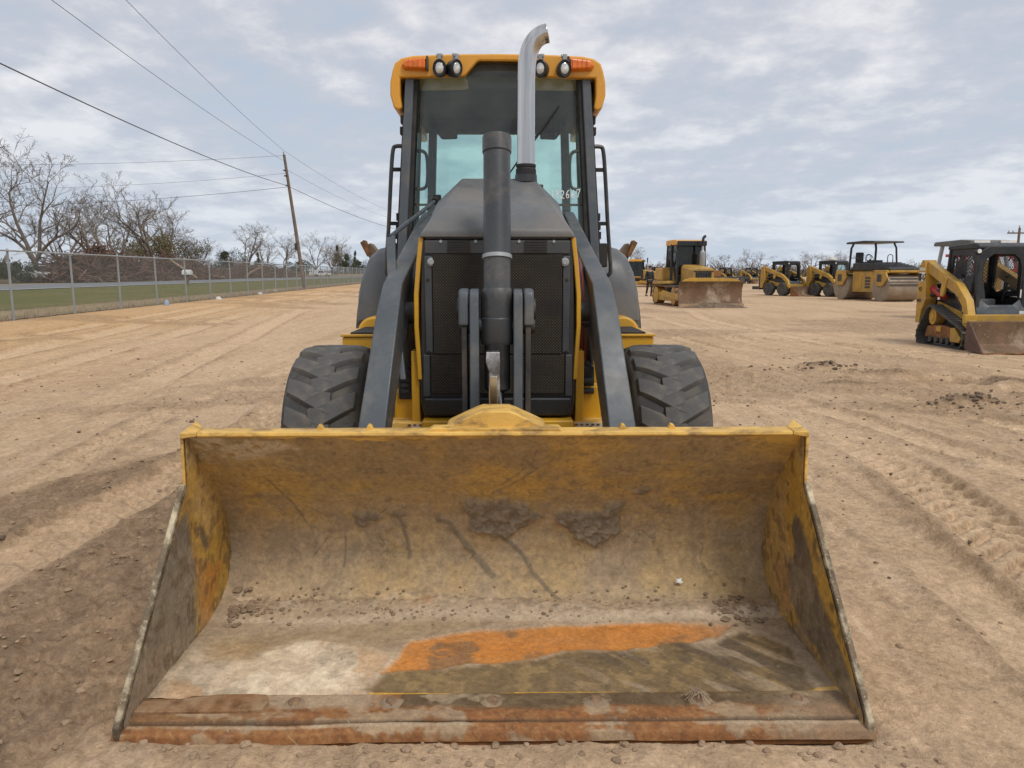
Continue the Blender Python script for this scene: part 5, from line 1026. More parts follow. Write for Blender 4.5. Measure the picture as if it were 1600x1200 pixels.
mb = MB(); mb.loft([[(-.50, -1.62, .75), (.50, -1.62, .75), (.50, -1.62, 1.42), (.40, -1.62, 1.50), (-.40, -1.62, 1.50), (-.50, -1.62, 1.42)], [(-.52, -.25, .75), (.52, -.25, .75), (.52, -.25, 1.55), (.42, -.25, 1.66), (-.42, -.25, 1.66), (-.52, -.25, 1.55)]]); hdz = P(mb, 'engine_hood', 'ylw2', dz, .02)
mb = MB(); mb.box(-.36, .36, -1.66, -1.615, .82, 1.36); P(mb, 'radiator_grille', 'blackmatt', hdz, .01)
for k in range(6): P(MB().box(-.34 + .12 * k, -.32 + .12 * k + .03, -1.675, -1.662, .84, 1.34), 'grille_bar', 'dark', hdz)
P(MB().box(-.47, .47, -1.64, -1.622, 1.375, 1.41), 'hood_badge', 'blackmatt', hdz)
mb = MB(); mb.loft([[(-.66, -.16, 1.0), (.66, -.16, 1.0), (.64, -.05, 2.45), (-.64, -.05, 2.45)], [(-.66, -.15, 1.0), (.66, -.15, 1.0), (.64, -.04, 2.45), (-.64, -.04, 2.45)]]); P(mb, 'windshield', 'glassd', dz)
P(MB().box(-.66, .66, 1.08, 1.2, 1.0, 2.45), 'rear_wall', 'black', dz, .02); P(MB().box(-.30, .30, .3, .9, 1.25, 1.75), 'seat', 'blackmatt', dz, .06)
P(MB().prism([(-.20, 2.46), (-.18, 2.62), (.1, 2.68), (1.15, 2.68), (1.22, 2.46)], 'x', -.74, .74), 'cab_roof', 'roof', dz, .03, 3); P(MB().box(-.70, .70, -.28, -.16, 2.42, 2.62), 'roof_visor', 'black', dz, .02)
mb = MB(); mb.lathe([(.10, 1.6), (.13, 1.65), (.13, 2.15), (.08, 2.2), (.055, 2.25), (.055, 2.5)], (.38, -.55, 0), 'z', 16); exd = P(mb, 'exhaust', 'zinc', dz)
P(MB().tube(arc_pts([(.38, -.55, 2.4), (.38, -.55, 2.62), (.41, -.55, 2.74), (.50, -.55, 2.80)], 4), .06, 10), 'exhaust_tip', 'black', exd)
bl = []
for z, y in ((.0, -2.55), (.12, -2.50), (.4, -2.40), (.7, -2.42), (.95, -2.52), (1.0, -2.58)): bl.append((y, z))
mb = MB(); mb.prism(bl + [(y + .07, z) for y, z in bl[::-1]], 'x', -1.45, 1.45); bld = P(mb, 'blade', 'bladed', dz, .006)
P(MB().box(-1.48, 1.48, -2.60, -2.53, -.01, .16), 'cutting_edge', mat('muddy_cutting_edge', (.36, .25, .15), .8, var=.25), bld, .006)
P(MB().prism([(-1.35, 1.0), (1.35, 1.0), (1.1, 1.10), (.6, 1.14), (-.9, 1.14), (-1.2, 1.08)], 'y', -2.52, -2.44), 'blade_top', 'ylw2', bld, .008)
for sx in (-1, 1): P(MB().tube([(sx * .38, -2.38, .75), (sx * .35, -1.5, 1.15)], .06, 8), 'lift_ram', 'dark', dz)
# spoil pushed up in front of the blade
def heap(name, cx, cy, rx, ry, h, rz, m, label, n=26, seed=1, cat='soil heap'):
    ii, jj = np.meshgrid(np.linspace(-1, 1, n * 2), np.linspace(-1, 1, n)); q = np.hypot(ii, jj)
    z = h * np.clip(1 - q, 0, 1) ** .8 * (.55 + .9 * fbm(ii * 4 + seed, jj * 4, 4, seed)) - .03; x = ii * rx; y = jj * ry
    ca, sa = math.cos(rz), math.sin(rz); o = grid_obj(name, x * ca - y * sa, x * sa + y * ca, z, M[m]); o.location = (cx, cy, gz(cx, cy)); return tag(o, label, cat)
heap('soil_heap', 7.95, 29.15, 1.5, .35, .26, R(7), 'mound', 'low ridge of dark soil pushed up under the bulldozer blade', seed=3)

# ---- white machine behind the tracked loader
wt = empty('white_tractor', (13.55, 21.3, 0), R(10), 'white tractor with flat grey roof standing behind the tracked loader', 'tractor')
P(MB().prism([(-1.75, .75), (-1.80, 1.25), (-1.5, 1.42), (-.2, 1.60), (-.2, .75)], 'x', -.45, .45), 'engine_hood', 'white', wt, .08, 3)
P(MB().box(-.46, .46, -1.82, -1.76, .80, 1.22), 'front_grille', 'greyplas', wt, .02)
P(MB().box(-.40, .40, -1.8, 1.4, .5, .8), 'chassis', 'dark', wt, .03)
P(MB().box(-.85, .85, -.2, 1.3, .8, 1.35), 'cab_base', 'greyplas', wt, .06)
for sx in (-1, 1):
    for pts in ([(sx * .72, -.15, 1.3), (sx * .62, .02, 2.42)], [(sx * .75, 1.25, 1.3), (sx * .66, 1.15, 2.42)]): P(MB().tube(pts, .06, 8), 'roof_post', 'greyplas', wt)
    for y, r, wd, zz in ((-1.25, .42, .3, 0), (.85, .70, .45, 0)):
        wm = MB(); wm.lathe([(.001, sx * .80), (r * .45, sx * .78), (r * .55, sx * .92), (r * .56, sx * .6)], (0, y, r), 'x', 20); wo = P(wm, 'wheel', 'white', wt)
        tm = MB(); tm.lathe([(r * .56, sx * (.90 - wd)), (r * .9, sx * (.88 - wd)), (r, sx * (.93 - wd)), (r, sx * .91), (r * .9, sx * .96), (r * .56, sx * .93)], (0, y, r), 'x', 26); P(tm, 'tyre', 'rubber', wo)
    P(MB().tube([(sx * .80, -.05, 2.0), (sx * .95, -.10, 2.05)], .015, 6), 'mirror_stalk', 'black', wt); P(MB().obox((sx * .98, -.10, 2.02), (.16, .05, .26)), 'mirror', 'black', wt, .02)
    P(MB().box(*sorted((sx * .2, sx * .75)), -.29, -.253, 2.48, 2.56), 'roof_strip', 'white', wt)
P(MB().prism([(-.25, 2.42), (-.22, 2.56), (.2, 2.60), (1.35, 2.56), (1.4, 2.42)], 'x', -.82, .82), 'roof', 'grey_dusty', wt, .04, 3)
wt.scale = (.9, .9, .885)
P(MB().tube(arc_pts([(.30, -.95, 1.45), (.30, -.95, 1.85), (.30, -1.0, 2.02), (.30, -1.1, 2.08)], 3), .05, 10), 'exhaust', 'black', wt)
P(MB().box(-.25, .25, .5, .95, 1.35, 1.5), 'seat', 'black', wt, .04); P(MB().box(-.25, .25, .9, 1.02, 1.4, 1.95), 'seat_back', 'black', wt, .05)
P(MB().prism([(-1.85, .35), (-2.3, .35), (-2.35, .95), (-1.9, 1.0)], 'x', -1.0, -.35), 'front_weight', 'greyplas', wt, .04)
# ---- red lattice trailer behind the loader
rd = empty('red_frame_trailer', (18.2, 25.5, 0), R(-6), 'long red lattice frame trailer showing through the loader cab', 'trailer')
for z in (1.45, 1.95, .85):
    P(MB().box(-3.2, 3.2, -.06, .06, z - .05, z + .05), 'rail', 'red', rd, .01)
for k in range(14):
    x0 = -3.1 + k * .45; P(MB().tube([(x0, 0, 1.45), (x0 + .22, 0, 1.95)], .025, 6), 'brace', 'red', rd); P(MB().tube([(x0 + .22, 0, 1.95), (x0 + .45, 0, 1.45)], .025, 6), 'brace', 'red', rd)
for x in (-2.6, -.4, 2.6):
    P(MB().box(x - .05, x + .05, -.05, .05, .5, 1.95), 'upright', 'red', rd)
    wm = MB(); wm.lathe([(.001, -.16), (.18, -.16), (.2, .0), (.36, -.0), (.38, .04), (.38, .2), (.2, .24)], (0, 0, 0), 'y', 18); wm.off((x, .15, .40)); P(wm, 'wheel', 'rubber', rd)

# ---- person
def skin(name, pts, edges, rads, m, parent, lv=2, root=0):
    me = bpy.data.meshes.new(name); me.from_pydata(pts, edges, []); o = link(name, me, parent); me.materials.append(M[m])
    sk = o.modifiers.new('Skin', 'SKIN'); sk.use_smooth_shade = True
    if not me.skin_vertices: me.skin_vertices.new() if hasattr(me.skin_vertices, 'new') else None
    ly = me.skin_vertices[0].data if me.skin_vertices else None
    if ly is not None:
        for i, r in enumerate(rads): ly[i].radius = r if isinstance(r, tuple) else (r, r)
        ly[root].use_root = True
    su = o.modifiers.new('Sub', 'SUBSURF'); su.levels = lv; su.render_levels = lv; return o
def person(loc, rz, label):
    t = empty('person', loc, rz, label, 'person')
    pts = [(0, 0, .95), (0, 0, 1.12), (0, .01, 1.30), (0, .02, 1.43), (0, 0, 1.51), (0, -.02, 1.585), (0, -.025, 1.68), (0, -.02, 1.745),
           (.17, .02, 1.42), (.225, .04, 1.16), (.23, -.06, .93), (.228, -.09, .85), (-.17, .02, 1.42), (-.235, .03, 1.16), (-.23, -.02, .92), (-.228, -.03, .84),
           (.09, -.01, .90), (.10, -.10, .50), (.10, .0, .09), (.11, -.16, .04), (-.09, .01, .90), (-.11, .06, .50), (-.11, .20, .13), (-.12, .06, .05)]
    ed = [(0, 1), (1, 2), (2, 3), (3, 4), (4, 5), (5, 6), (6, 7), (3, 8), (8, 9), (9, 10), (10, 11), (3, 12), (12, 13), (13, 14), (14, 15), (0, 16), (16, 17), (17, 18), (18, 19), (0, 20), (20, 21), (21, 22), (22, 23)]
    rr = [(.15, .10), (.135, .095), (.15, .11), (.11, .08), .05, .065, (.078, .095), .06, .065, .045, .035, .03, .065, .045, .035, .03, .08, .055, .042, .035, .08, .055, .042, .035]
    body = skin('body', pts, ed, rr, 'skin', t, 1)
    def sub(idx, name, m, grow, root):
        mp = {i: k for k, i in enumerate(idx)}; e2 = [(mp[a], mp[b]) for a, b in ed if a in mp and b in mp]
        return skin(name, [pts[i] for i in idx], e2, [tuple(q * grow + .006 for q in (rr[i] if isinstance(rr[i], tuple) else (rr[i], rr[i]))) for i in idx], m, t, 2, mp[root])
    sub([0, 1, 2, 3, 8, 9, 10, 12, 13, 14], 'jacket', 'jacket', 1.22, 0); sub([0, 16, 17, 18, 20, 21, 22], 'trousers', 'trousers', 1.18, 0)
    for i, j in ((18, 19), (22, 23)):
        a, b = pts[i], pts[j]; P(MB().obox(((a[0] + b[0]) / 2, (a[1] + b[1]) / 2 + .02, .055), (.10, .28, .11), (R(0 if i == 18 else 12), 0, 0)), 'boot', 'boot', t, .03)
    mb = MB(); mb.lathe([(.001, 1.80), (.05, 1.795), (.092, 1.755), (.098, 1.70), (.09, 1.68)], (0, -.012, 0), 'z', 16); mb.v = [(x, y * 1.15, z) for x, y, z in mb.v]; P(mb, 'hair', 'hair', t)
    mb = MB(); mb.obox((0, -.125, 1.665), (.022, .03, .035)); P(mb, 'nose', 'skin', t, .008)
    for sx in (-1, 1):
        P(MB().obox((sx * .032, -.112, 1.695), (.02, .012, .01)), 'eye', 'hair', t); P(MB().obox((sx * .088, -.015, 1.675), (.018, .035, .06)), 'ear', 'skin', t, .006)
        for k in range(4): P(MB().tube([(sx * .228, -.11 + .02 * k - (.0 if sx > 0 else -.06), .83), (sx * .226, -.115 + .02 * k - (.0 if sx > 0 else -.06), .755 + .006 * abs(k - 1.5))], .008, 5), 'finger', 'skin', t)
        P(MB().tube([(sx * .215, -.12 + (.06 if sx < 0 else 0), .85), (sx * .205, -.14 + (.06 if sx < 0 else 0), .79)], .009, 5), 'thumb', 'skin', t)
    P(MB().obox((0, -.118, 1.635), (.045, .01, .01)), 'mouth', 'skin', t)
    return t
person((8.08, 43.6, 0), R(12), 'person in dark jacket and dark trousers walking left of the bulldozer')

# ================================================================== FENCE, POLES, WIRES
def fp(s, d): return (FP[0] + FD[0] * d - FD[1] * s, FP[1] + FD[1] * d + FD[0] * s)
f0 = fp(0, -6); FE = empty('chain_link_fence', (f0[0], f0[1], gz(*f0)), 0, 'long galvanised chain link fence along the left side of the yard', 'fence')
FO = (-f0[0], -f0[1], -gz(*f0)); ang_f = math.atan2(FD[1], FD[0])
HF = 1.80; pm = MB(); pm.tube([(0, 0, -.1), (0, 0, HF)], .030, 10); pm.lathe([(.034, HF - .02), (.034, HF + .01), (.02, HF + .035), (.001, HF + .04)], n=10); pme = None
D = [-.05 + 3.05 * k for k in range(-2, 33)]
for d in D:
    x, y = fp(0, d)
    if pme is None: q = pm.build('post', M['zinc'], FE); pme = q
    else: q = pme.copy(); COL.objects.link(q)
    q.location = (x + FO[0], y + FO[1], gz(x, y) + FO[2])
for a, b in zip(D, D[1:]):
    (xa, ya), (xb, yb) = fp(-.045, a), fp(-.045, b); mb = MB(); mb.tube([(xa, ya, gz(xa, ya) + HF - .02), (xb, yb, gz(xb, yb) + HF - .02)], .021, 8); mb.off(FO).build('top_rail', M['zinc'], FE)
    mb = MB(); n = 36
    for k in range(-n // 2 - 2, n):                      # woven diagonal wires of one bay
        for sg in (1, -1):
            u0, u1 = k * 3.05 / n, k * 3.05 / n + HF * .98
            v0, v1 = 0.03, HF - .02
            ua, ub, va, vb = u0, u1, v0, v1
            if ua < 0: va = v0 + (v1 - v0) * (0 - u0) / (u1 - u0); ua = 0
            if ub > 3.05: vb = v0 + (v1 - v0) * (3.05 - u0) / (u1 - u0); ub = 3.05
            if vb <= va + .01: continue
            if sg < 0: ua, ub = 3.05 - ua, 3.05 - ub
            pts = []
            for u, v in ((ua, va), (ub, vb)):
                x, y = fp(-.07 - .004 * sg, a + u); pts.append((x, y, gz(x, y) + v))
            mb.tube(pts, .0020, 3, caps=False)
    tag(mb.off(FO).build('wire_mesh', M['wirezinc'], FE, fix=False), kind='stuff')

def utility_pole(x, y, h, lean, label, cross=False, r=.15):
    t = empty('utility_pole', (x, y, gz(x, y)), 0, label, 'utility pole', 'utility poles')
    P(MB().tube([(0, 0, -.2), (lean * .5, 0, h * .5), (lean, 0, h)], [r, r * .85, r * .68], 12), 'pole', 'wood', t)
    P(MB().tube([(lean - .02, 0, h), (lean - .04, 0, h + .22)], .05, 8), 'pin_insulator', 'greyplas', t)
    if cross:
        P(MB().box(lean - 1.1, lean + 1.1, -.06, .06, h - .55, h - .42), 'crossarm', 'wood', t)
        for k in (-1, -.6, .6, 1): P(MB().tube([(lean + k, 0, h - .42), (lean + k, 0, h - .25)], .05, 8), 'insulator', 'greyplas', t)
    else:
        for zf in (.885, .845, .775): P(MB().obox((lean * zf - .1, -.1, h * zf), (.22, .12, .10)), 'cable_clamp', 'dark', t, .02)
        P(MB().obox((lean * .31 - .16, -.14, h * .31 + .1), (.16, .2, .55)), 'meter_box', 'dark', t, .02)
    return t
dz.scale = (.90, 1, 1.03)
PA = fp(.5, 38.5); utility_pole(PA[0], PA[1], 10.05, -1.15, 'leaning brown wooden utility pole standing at the chain link fence')
PB = (-10.6, -12.0); PC = (-13.2, 112.0)
utility_pole(PC[0], PC[1], 9.0, 0, 'distant wooden utility pole farther along the line behind the backhoe')
utility_pole(48.0, 71.0, 5.6, 0, 'wooden utility pole with crossarm at the right edge beyond the red trailer', True)
def cable(a, b, sag, r, label, n=24):
    pts = [tuple(a[i] + (b[i] - a[i]) * k / n - (sag * 4 * (k / n) * (1 - k / n) if i == 2 else 0) for i in range(3)) for k in range(n + 1)]
    mb = MB(); o = Vector(pts[0]); mb.tube([Vector(p) - o for p in pts], r, 5); q = mb.build('overhead_cable', M['wire']); q.location = o; return tag(q, label, 'cable', 'overhead cables')
zA = gz(*PA)
def pa(f, h): return (PA[0] - 1.15 * f, PA[1], zA + h)
cable(pa(.76, 7.75), (PB[0] - .2, PB[1], 7.9), 1.0, .020, 'thick lower cable running from the leaning pole to the upper left')
cable(pa(.76, 7.72), (PC[0], PC[1], 7.2), .7, .020, 'thick lower cable running from the leaning pole down toward the backhoe cab')
cable(pa(1, 10.35), (PB[0] + 2.2, PB[1], 13.0), .9, .010, 'thin topmost cable rising from the pole tip to the upper left')
cable(pa(.93, 9.55), (PB[0] + .6, PB[1], 10.8), .9, .010, 'thin middle cable rising from the leaning pole to the upper left')
cable(pa(1, 10.35), (PC[0], PC[1], 9.1), .9, .010, 'thin topmost cable leaving the pole tip toward the right'); cable(pa(.93, 9.0), (PC[0], PC[1], 8.4), .8, .009, 'thin faint cable leaving the pole below its tip toward the right')
QL = fp(48, 22)
cable(pa(.98, 10.0), (-62, 52, 9.6), .8, .010, 'thin service cable from near the pole top leftward over the trees'); cable(pa(.845, 8.7), (-62, 60, 8.6), .9, .009, 'faint service cable from the pole middle leftward over the trees'); cable(pa(.765, 7.7), (-50, 58, 6.4), .5, .014, 'dark service cable from the lower clamp leftward over the trees')
# roadside mailbox
mx, my = -26.4, 60.5; mbx = empty('mailbox', (mx, my, gz(mx, my)), R(-5), 'white mailbox on a dark post at the edge of the road', 'mailbox')
P(MB().box(-.08, .08, -.08, .08, 0, .95), 'post', 'wood', mbx, .01); P(MB().prism([(-.2, .9), (.2, .9), (.2, 1.12), (.12, 1.25), (0, 1.29), (-.12, 1.25), (-.2, 1.12)], 'x', -.36, .36).off((0, 0, 0)), 'box', 'white', mbx, .01)
P(MB().box(-.1, .1, -.212, -.202, 1.0, 1.06), 'name_plate', 'greyplas', mbx)

# ================================================================== TREES
def make_tree_mesh(seed, H, nlimb, spread, arch, twig=.018, crown_lv=5):
    rn = random.Random(seed); tm = MB(); cm = MB()
    SEG = (3, 7, 5, 4, 3, 2)
    def grow(p, d, ln, r, lv):
        nseg = SEG[lv]; pts = [p.copy()]; rs = [r]; q = p.copy(); dd = d.copy(); kids = []
        for i in range(nseg):
            w_ = (.05, .13, .19, .22, .25, .25)[lv]
            dd = (dd + Vector((rn.gauss(0, w_), rn.gauss(0, w_), rn.gauss(0, w_ * .8) + (.0, .05, .06, .05, .04, .03)[lv] - (arch * .16 if lv == 1 and 1 <= i <= 4 else 0)))).normalized()
            q = q + dd * (ln / nseg); pts.append(q.copy()); rs.append(r * (1 - .62 * (i + 1) / nseg) if lv else r * (1 - .25 * (i + 1) / nseg))
            if 0 < lv < crown_lv and i >= (1 if lv < 3 else 0) and rn.random() < (.85, .80, .72, .62, .5)[lv - 1]: kids.append((q.copy(), dd.copy(), rs[-1], 1 - .45 * i / nseg))
        (tm if lv < 2 else cm).tube(pts, [max(twig * .5, k) for k in rs], (8, 6, 5, 4, 3, 3)[lv], caps=False)
        if lv == 0:
            a0 = rn.uniform(0, 6.28)
            for k in range(nlimb):
                a = a0 + 2 * math.pi * k / nlimb + rn.gauss(0, .35); el = rn.uniform(.45, 1.0) * spread
                grow(q - dd * rn.uniform(0, ln * .35), Vector((math.cos(a) * el, math.sin(a) * el, 1)).normalized(), H * rn.uniform(.42, .62), r * rn.uniform(.45, .62), 1)
        elif lv < crown_lv:
            for kp, kd, kr, kl in kids + [(pts[-1], dd, rs[-1], .8)] * (2 if lv < 4 else 1):
                side = Vector((rn.gauss(0, 1), rn.gauss(0, 1), rn.gauss(.1, .6))).normalized(); nd = (kd * .8 + side * .72).normalized()
                grow(kp, nd, ln * kl * rn.uniform(.42, .66), kr * rn.uniform(.55, .75), lv + 1)
    grow(Vector((0, 0, -.1)), Vector((rn.gauss(0, .06), rn.gauss(0, .06), 1)), H * .19, H * .026, 0)
    zmax = max(v[2] for v in cm.v); k = H / zmax
    for m_ in (tm, cm): m_.v = [(x * k, y * k, z * k) for x, y, z in m_.v]
    a = tm.mesh('trunk', M['bark'], 60); b = cm.mesh('crown', M['twig'], 60); return a, b
VAR = [make_tree_mesh(s, 12, n, sp, ar, .024, lv) for s, n, sp, ar, lv in ((11, 4, .95, .45, 5), (23, 4, .85, .25, 5), (35, 3, .55, .05, 5), (47, 5, 1.05, .5, 5), (59, 3, .75, .15, 5))]
def solve(px, s, z=.36):        # spot on the line s metres beyond the fence, in the photo's direction px
    a = (px - 800) / 1150
    # X = a*(.9888 Y + .148); s = -((X-FPx)*FDy - (Y-FPy)*FDx)
    Y = (-(s) - (a * .148 - FP[0]) * FD[1] - FP[1] * FD[0]) / (a * .9888 * FD[1] - FD[0]); return a * (.9888 * Y + .148), Y
def bare(x, y, h, v, rz, label, group, wide=1.0):
    t = empty('bare_tree', (x, y, gz(x, y)), rz, label, 'tree', group); k = h / 12; t.scale = (k * wide, k * wide, k)
    link('trunk', VAR[v][0], t); link('crown', VAR[v][1], t); return t
LT = [(-30, 205, 33, 1, 'bare grey tree cut by the left edge of the photo'), (58, 214, 31, 0, 'tallest bare tree with big arching limbs at far left'), (98, 285, 40, 3, 'bare tree close to the right of the tallest one'), (150, 296, 34, 4, 'bare spreading tree between the tall one and the brush pile'), (178, 300, 44, 2, 'slim bare tree behind the brush pile'),
      (236, 280, 34, 2, 'tall bare tree rising above the round evergreen oak'), (268, 315, 46, 1, 'bare tree right behind the round evergreen oak'), (312, 350, 42, 3, 'low bare tree with drooping limbs above the mailbox'), (388, 345, 40, 4, 'bare forked tree left of the leaning pole'), (418, 372, 56, 1, 'small bare tree second left of the leaning pole'),
      (446, 362, 50, 2, 'thin bare tree directly left of the leaning pole'), (494, 360, 48, 0, 'bare tree directly right of the leaning pole'), (518, 362, 60, 3, 'rounded bare tree over the white pickup'), (540, 376, 70, 4, 'bare tree nearest the backhoe on the left side'), (350, 385, 70, 0, 'small distant bare tree between mailbox and forked tree')]
for i, (px, ty, s, v, lab) in enumerate(LT):
    x, y = solve(px, s); h = (427 - ty) * y / 1150 + 1.0
    bare(x, y, h, v, i * 1.9, lab, 'bare trees beyond the road', 1.05)
RT = [(990, 386, 210, 1, 'bare tree directly right of the backhoe fender'), (1022, 398, 240, 3, 'low bare tree behind the walking person'), (1128, 394, 190, 4, 'wide bare tree right of the bulldozer cab'), (1176, 388, 230, 2, 'upright bare tree left of the two skid loaders'), (1262, 393, 240, 1, 'bare tree behind the left skid loader roof'), (1290, 391, 235, 2, 'bare tree between skid loaders and roller canopy'), (1310, 395, 245, 0, 'bare tree just left of the roller seat'), (1335, 394, 240, 4, 'bare tree behind the roller canopy'), (1405, 405, 250, 3, 'small bare tree right of the roller canopy'), (1437, 404, 240, 2, 'small bare tree left of the tracked loader'), (1155, 400, 260, 0, 'faint bare tree between bulldozer and skid loaders'), (1240, 400, 270, 3, 'faint bare tree above the left skid loader')]
for i, (px, ty, d, v, lab) in enumerate(RT):
    x = (px - 800) / 1150 * (.9888 * d + .2); h = (427 - ty) * d / 1150 + 1.35
    bare(x, d, h, v, i * 2.3, lab, 'bare trees on the right horizon', 1.25)
# evergreens from leaf clumps
def leaf_mesh(seed, n, shape, mname, size):
    rn = random.Random(seed); mb = MB(); blobs = []
    if shape == 'round':
        for k in range(16):
            a = rn.uniform(0, 6.28); r = rn.uniform(.2, .95); blobs.append((r * math.cos(a), r * math.sin(a), rn.uniform(.25, .85), rn.uniform(.22, .42)))
    else:
        for k in range(22):
            z = rn.uniform(.12, .98); a = rn.uniform(0, 6.28); r = (1 - z) * rn.uniform(.3, .8); blobs.append((r * math.cos(a), r * math.sin(a), z, .10 + .22 * (1 - z)))
    for i in range(n):
        bx, by, bz, br_ = rn.choice(blobs); d = Vector((rn.gauss(0, 1), rn.gauss(0, 1), rn.gauss(0, 1))).normalized() * br_ * rn.random() ** .4
        c_ = Vector((bx, by, bz)) + Vector((d.x, d.y, d.z * .7)); u = Vector((rn.gauss(0, 1), rn.gauss(0, 1), rn.gauss(0, 1))).normalized(); v_ = u.orthogonal().normalized(); s_ = size * rn.uniform(.6, 1.4)
        mb.add([c_ - u * s_, c_ + v_ * s_ * .6, c_ + u * s_, c_ - v_ * s_ * .6], [(0, 1, 2, 3)])
    tk = MB(); tk.tube([(0, 0, -.02), (.01, 0, .3), (0, .01, .75)], [.03, .024, .008], 7)
    for k in range(6): a = k * 1.05; tk.tube([(0, 0, .25 + .06 * k), (.35 * math.cos(a), .35 * math.sin(a), .45 + .07 * k)], [.012, .005], 5)
    return tk.mesh('trunk', M['bark']), mb.mesh('crown', M[mname])
EV = [leaf_mesh(3, 3600, 'round', 'leaf_brown', .026), leaf_mesh(5, 4200, 'round', 'leaf_dark', .030), leaf_mesh(8, 3200, 'cone', 'leaf_dark', .026)]
for i, (px, ty, s, v, wd, nm, lab) in enumerate([(255, 366, 40, 0, .95, 'evergreen_oak', 'broad bronze green oak crown behind the brush pile'), (296, 372, 44, 0, .8, 'evergreen_oak', 'rounded bronze green oak right of the broad one'), (200, 374, 52, 0, .8, 'evergreen_oak', 'olive green oak left of the broad one, behind bare limbs'), (20, 408, 31, 1, 1.5, 'evergreen_bush', 'dark green bush at the left photo edge behind the fence'), (-20, 404, 34, 1, 1.4, 'evergreen_bush', 'dark green bush cut by the left photo edge'), (360, 392, 62, 1, 1.0, 'evergreen_bush', 'dark green bush left of the forked bare tree'), (404, 396, 66, 2, .6, 'pine_tree', 'small dark pine right of the forked bare tree'), (528, 386, 56, 2, .55, 'pine_tree', 'dark pine above the white pickup'), (538, 396, 66, 1, .8, 'evergreen_bush', 'dark rounded evergreen right of the pickup'), (556, 394, 72, 2, .55, 'pine_tree', 'dark pine closest to the backhoe fender'), (470, 408, 70, 1, 1.8, 'evergreen_bush', 'low dark thicket behind the leaning pole'), (566, 408, 85, 1, 1.5, 'evergreen_bush', 'far low thicket beside the backhoe fender')]):
    x, y = solve(px, s); h = (427 - ty) * y / 1150 + 1.0; t = empty(nm, (x, y, gz(x, y)), i, lab, 'tree' if nm != 'evergreen_bush' else 'bush', 'evergreens beyond the road'); t.scale = (h * wd * .62, h * wd * .62, h)
    link('trunk', EV[v][0], t); link('crown', EV[v][1], t)
# far-off woods line and brush
def thicket(name, x0, y0, x1, y1, h, n, m, size, depth, label, seed):
    rn = random.Random(seed); mb = MB()
    for i in range(n):
        f = rn.random(); x = x0 + (x1 - x0) * f + rn.gauss(0, depth); y = y0 + (y1 - y0) * f + rn.gauss(0, depth); hh = h * (.5 + .5 * math.sin(f * 37 + seed) ** 2); z = hh * rn.random() ** .8
        u = Vector((rn.gauss(0, .6), rn.gauss(0, .6), 1)).normalized(); v_ = u.orthogonal(); s_ = size * rn.uniform(.6, 1.6); c_ = Vector((x, y, z + gz(x, y)))
        mb.add([c_ - u * s_, c_ + v_ * s_ * .35, c_ + u * s_, c_ - v_ * s_ * .35], [(0, 1, 2, 3)])
    o = mb.build(name, M[m], fix=False); return tag(o, label, 'woods', kind='stuff')
thicket('far_woods', -45, 300, 190, 280, 5.0, 10000, 'twig', .5, 5, 'distant grey line of leafless woods along the right horizon', 1)
thicket('far_undergrowth', -45, 295, 195, 275, 3.0, 8000, 'leaf_brown', .6, 4, 'low dark undergrowth below the distant woods', 2)
xa, ya = solve(-60, 58); xb, yb = solve(575, 95)
thicket('roadside_undergrowth', xa, ya, xb, yb, 2.4, 6000, 'leaf_brown', .35, 4, 'low brown undergrowth under the bare trees beyond the road', 3)
thicket('roadside_twigs', xa, ya - 4, xb, yb - 4, 3.6, 3000, 'twig', .35, 4, 'grey tangle of leafless brush beyond the road', 4)
# brush piles
def brush_pile(px0, px1, s, h, n, label, seed):
    rn = random.Random(seed); (xa, ya), (xb, yb) = solve(px0, s), solve(px1, s); o0 = Vector(((xa + xb) / 2, (ya + yb) / 2, gz((xa + xb) / 2, (ya + yb) / 2))); mb = MB()
    for i in range(n):
        f = rn.random(); dd = rn.gauss(0, 1.6); k = (math.sin(f * math.pi) ** .5) * max(.15, 1 - abs(dd) / 4.5) * (.75 + .25 * math.sin(f * 19 + seed))
        c_ = Vector((xa + (xb - xa) * f - dd, ya + (yb - ya) * f + dd * .1, .1 + h * k * rn.random() ** .7)); c_.x -= o0.x; c_.y -= o0.y
        ln = rn.uniform(.5, 2.2); u = Vector((rn.gauss(0, 1), rn.gauss(0, 1), rn.gauss(0, .42))).normalized(); bend = Vector((rn.gauss(0, .2), rn.gauss(0, .2), rn.gauss(0, .2))) * ln; r = rn.choice((.02, .03, .04, .07))
        mb.tube([c_ - u * ln, c_ + bend, c_ + u * ln], [r, r * .8, r * .4], 3, caps=False)
    o = mb.build('brush_pile', M['brush'], fix=False); o.location = o0; tag(o, label, 'brush pile', 'brush piles beyond the road', 'stuff')
brush_pile(84, 215, 28.5, 4.4, 3400, 'big brown heap of cut branches nearest the left edge', 5); brush_pile(190, 330, 29.0, 4.0, 3000, 'brown heap of cut branches behind the mailbox', 6); brush_pile(318, 452, 29.5, 3.4, 2600, 'lower brown heap of cut branches reaching the leaning pole', 7)
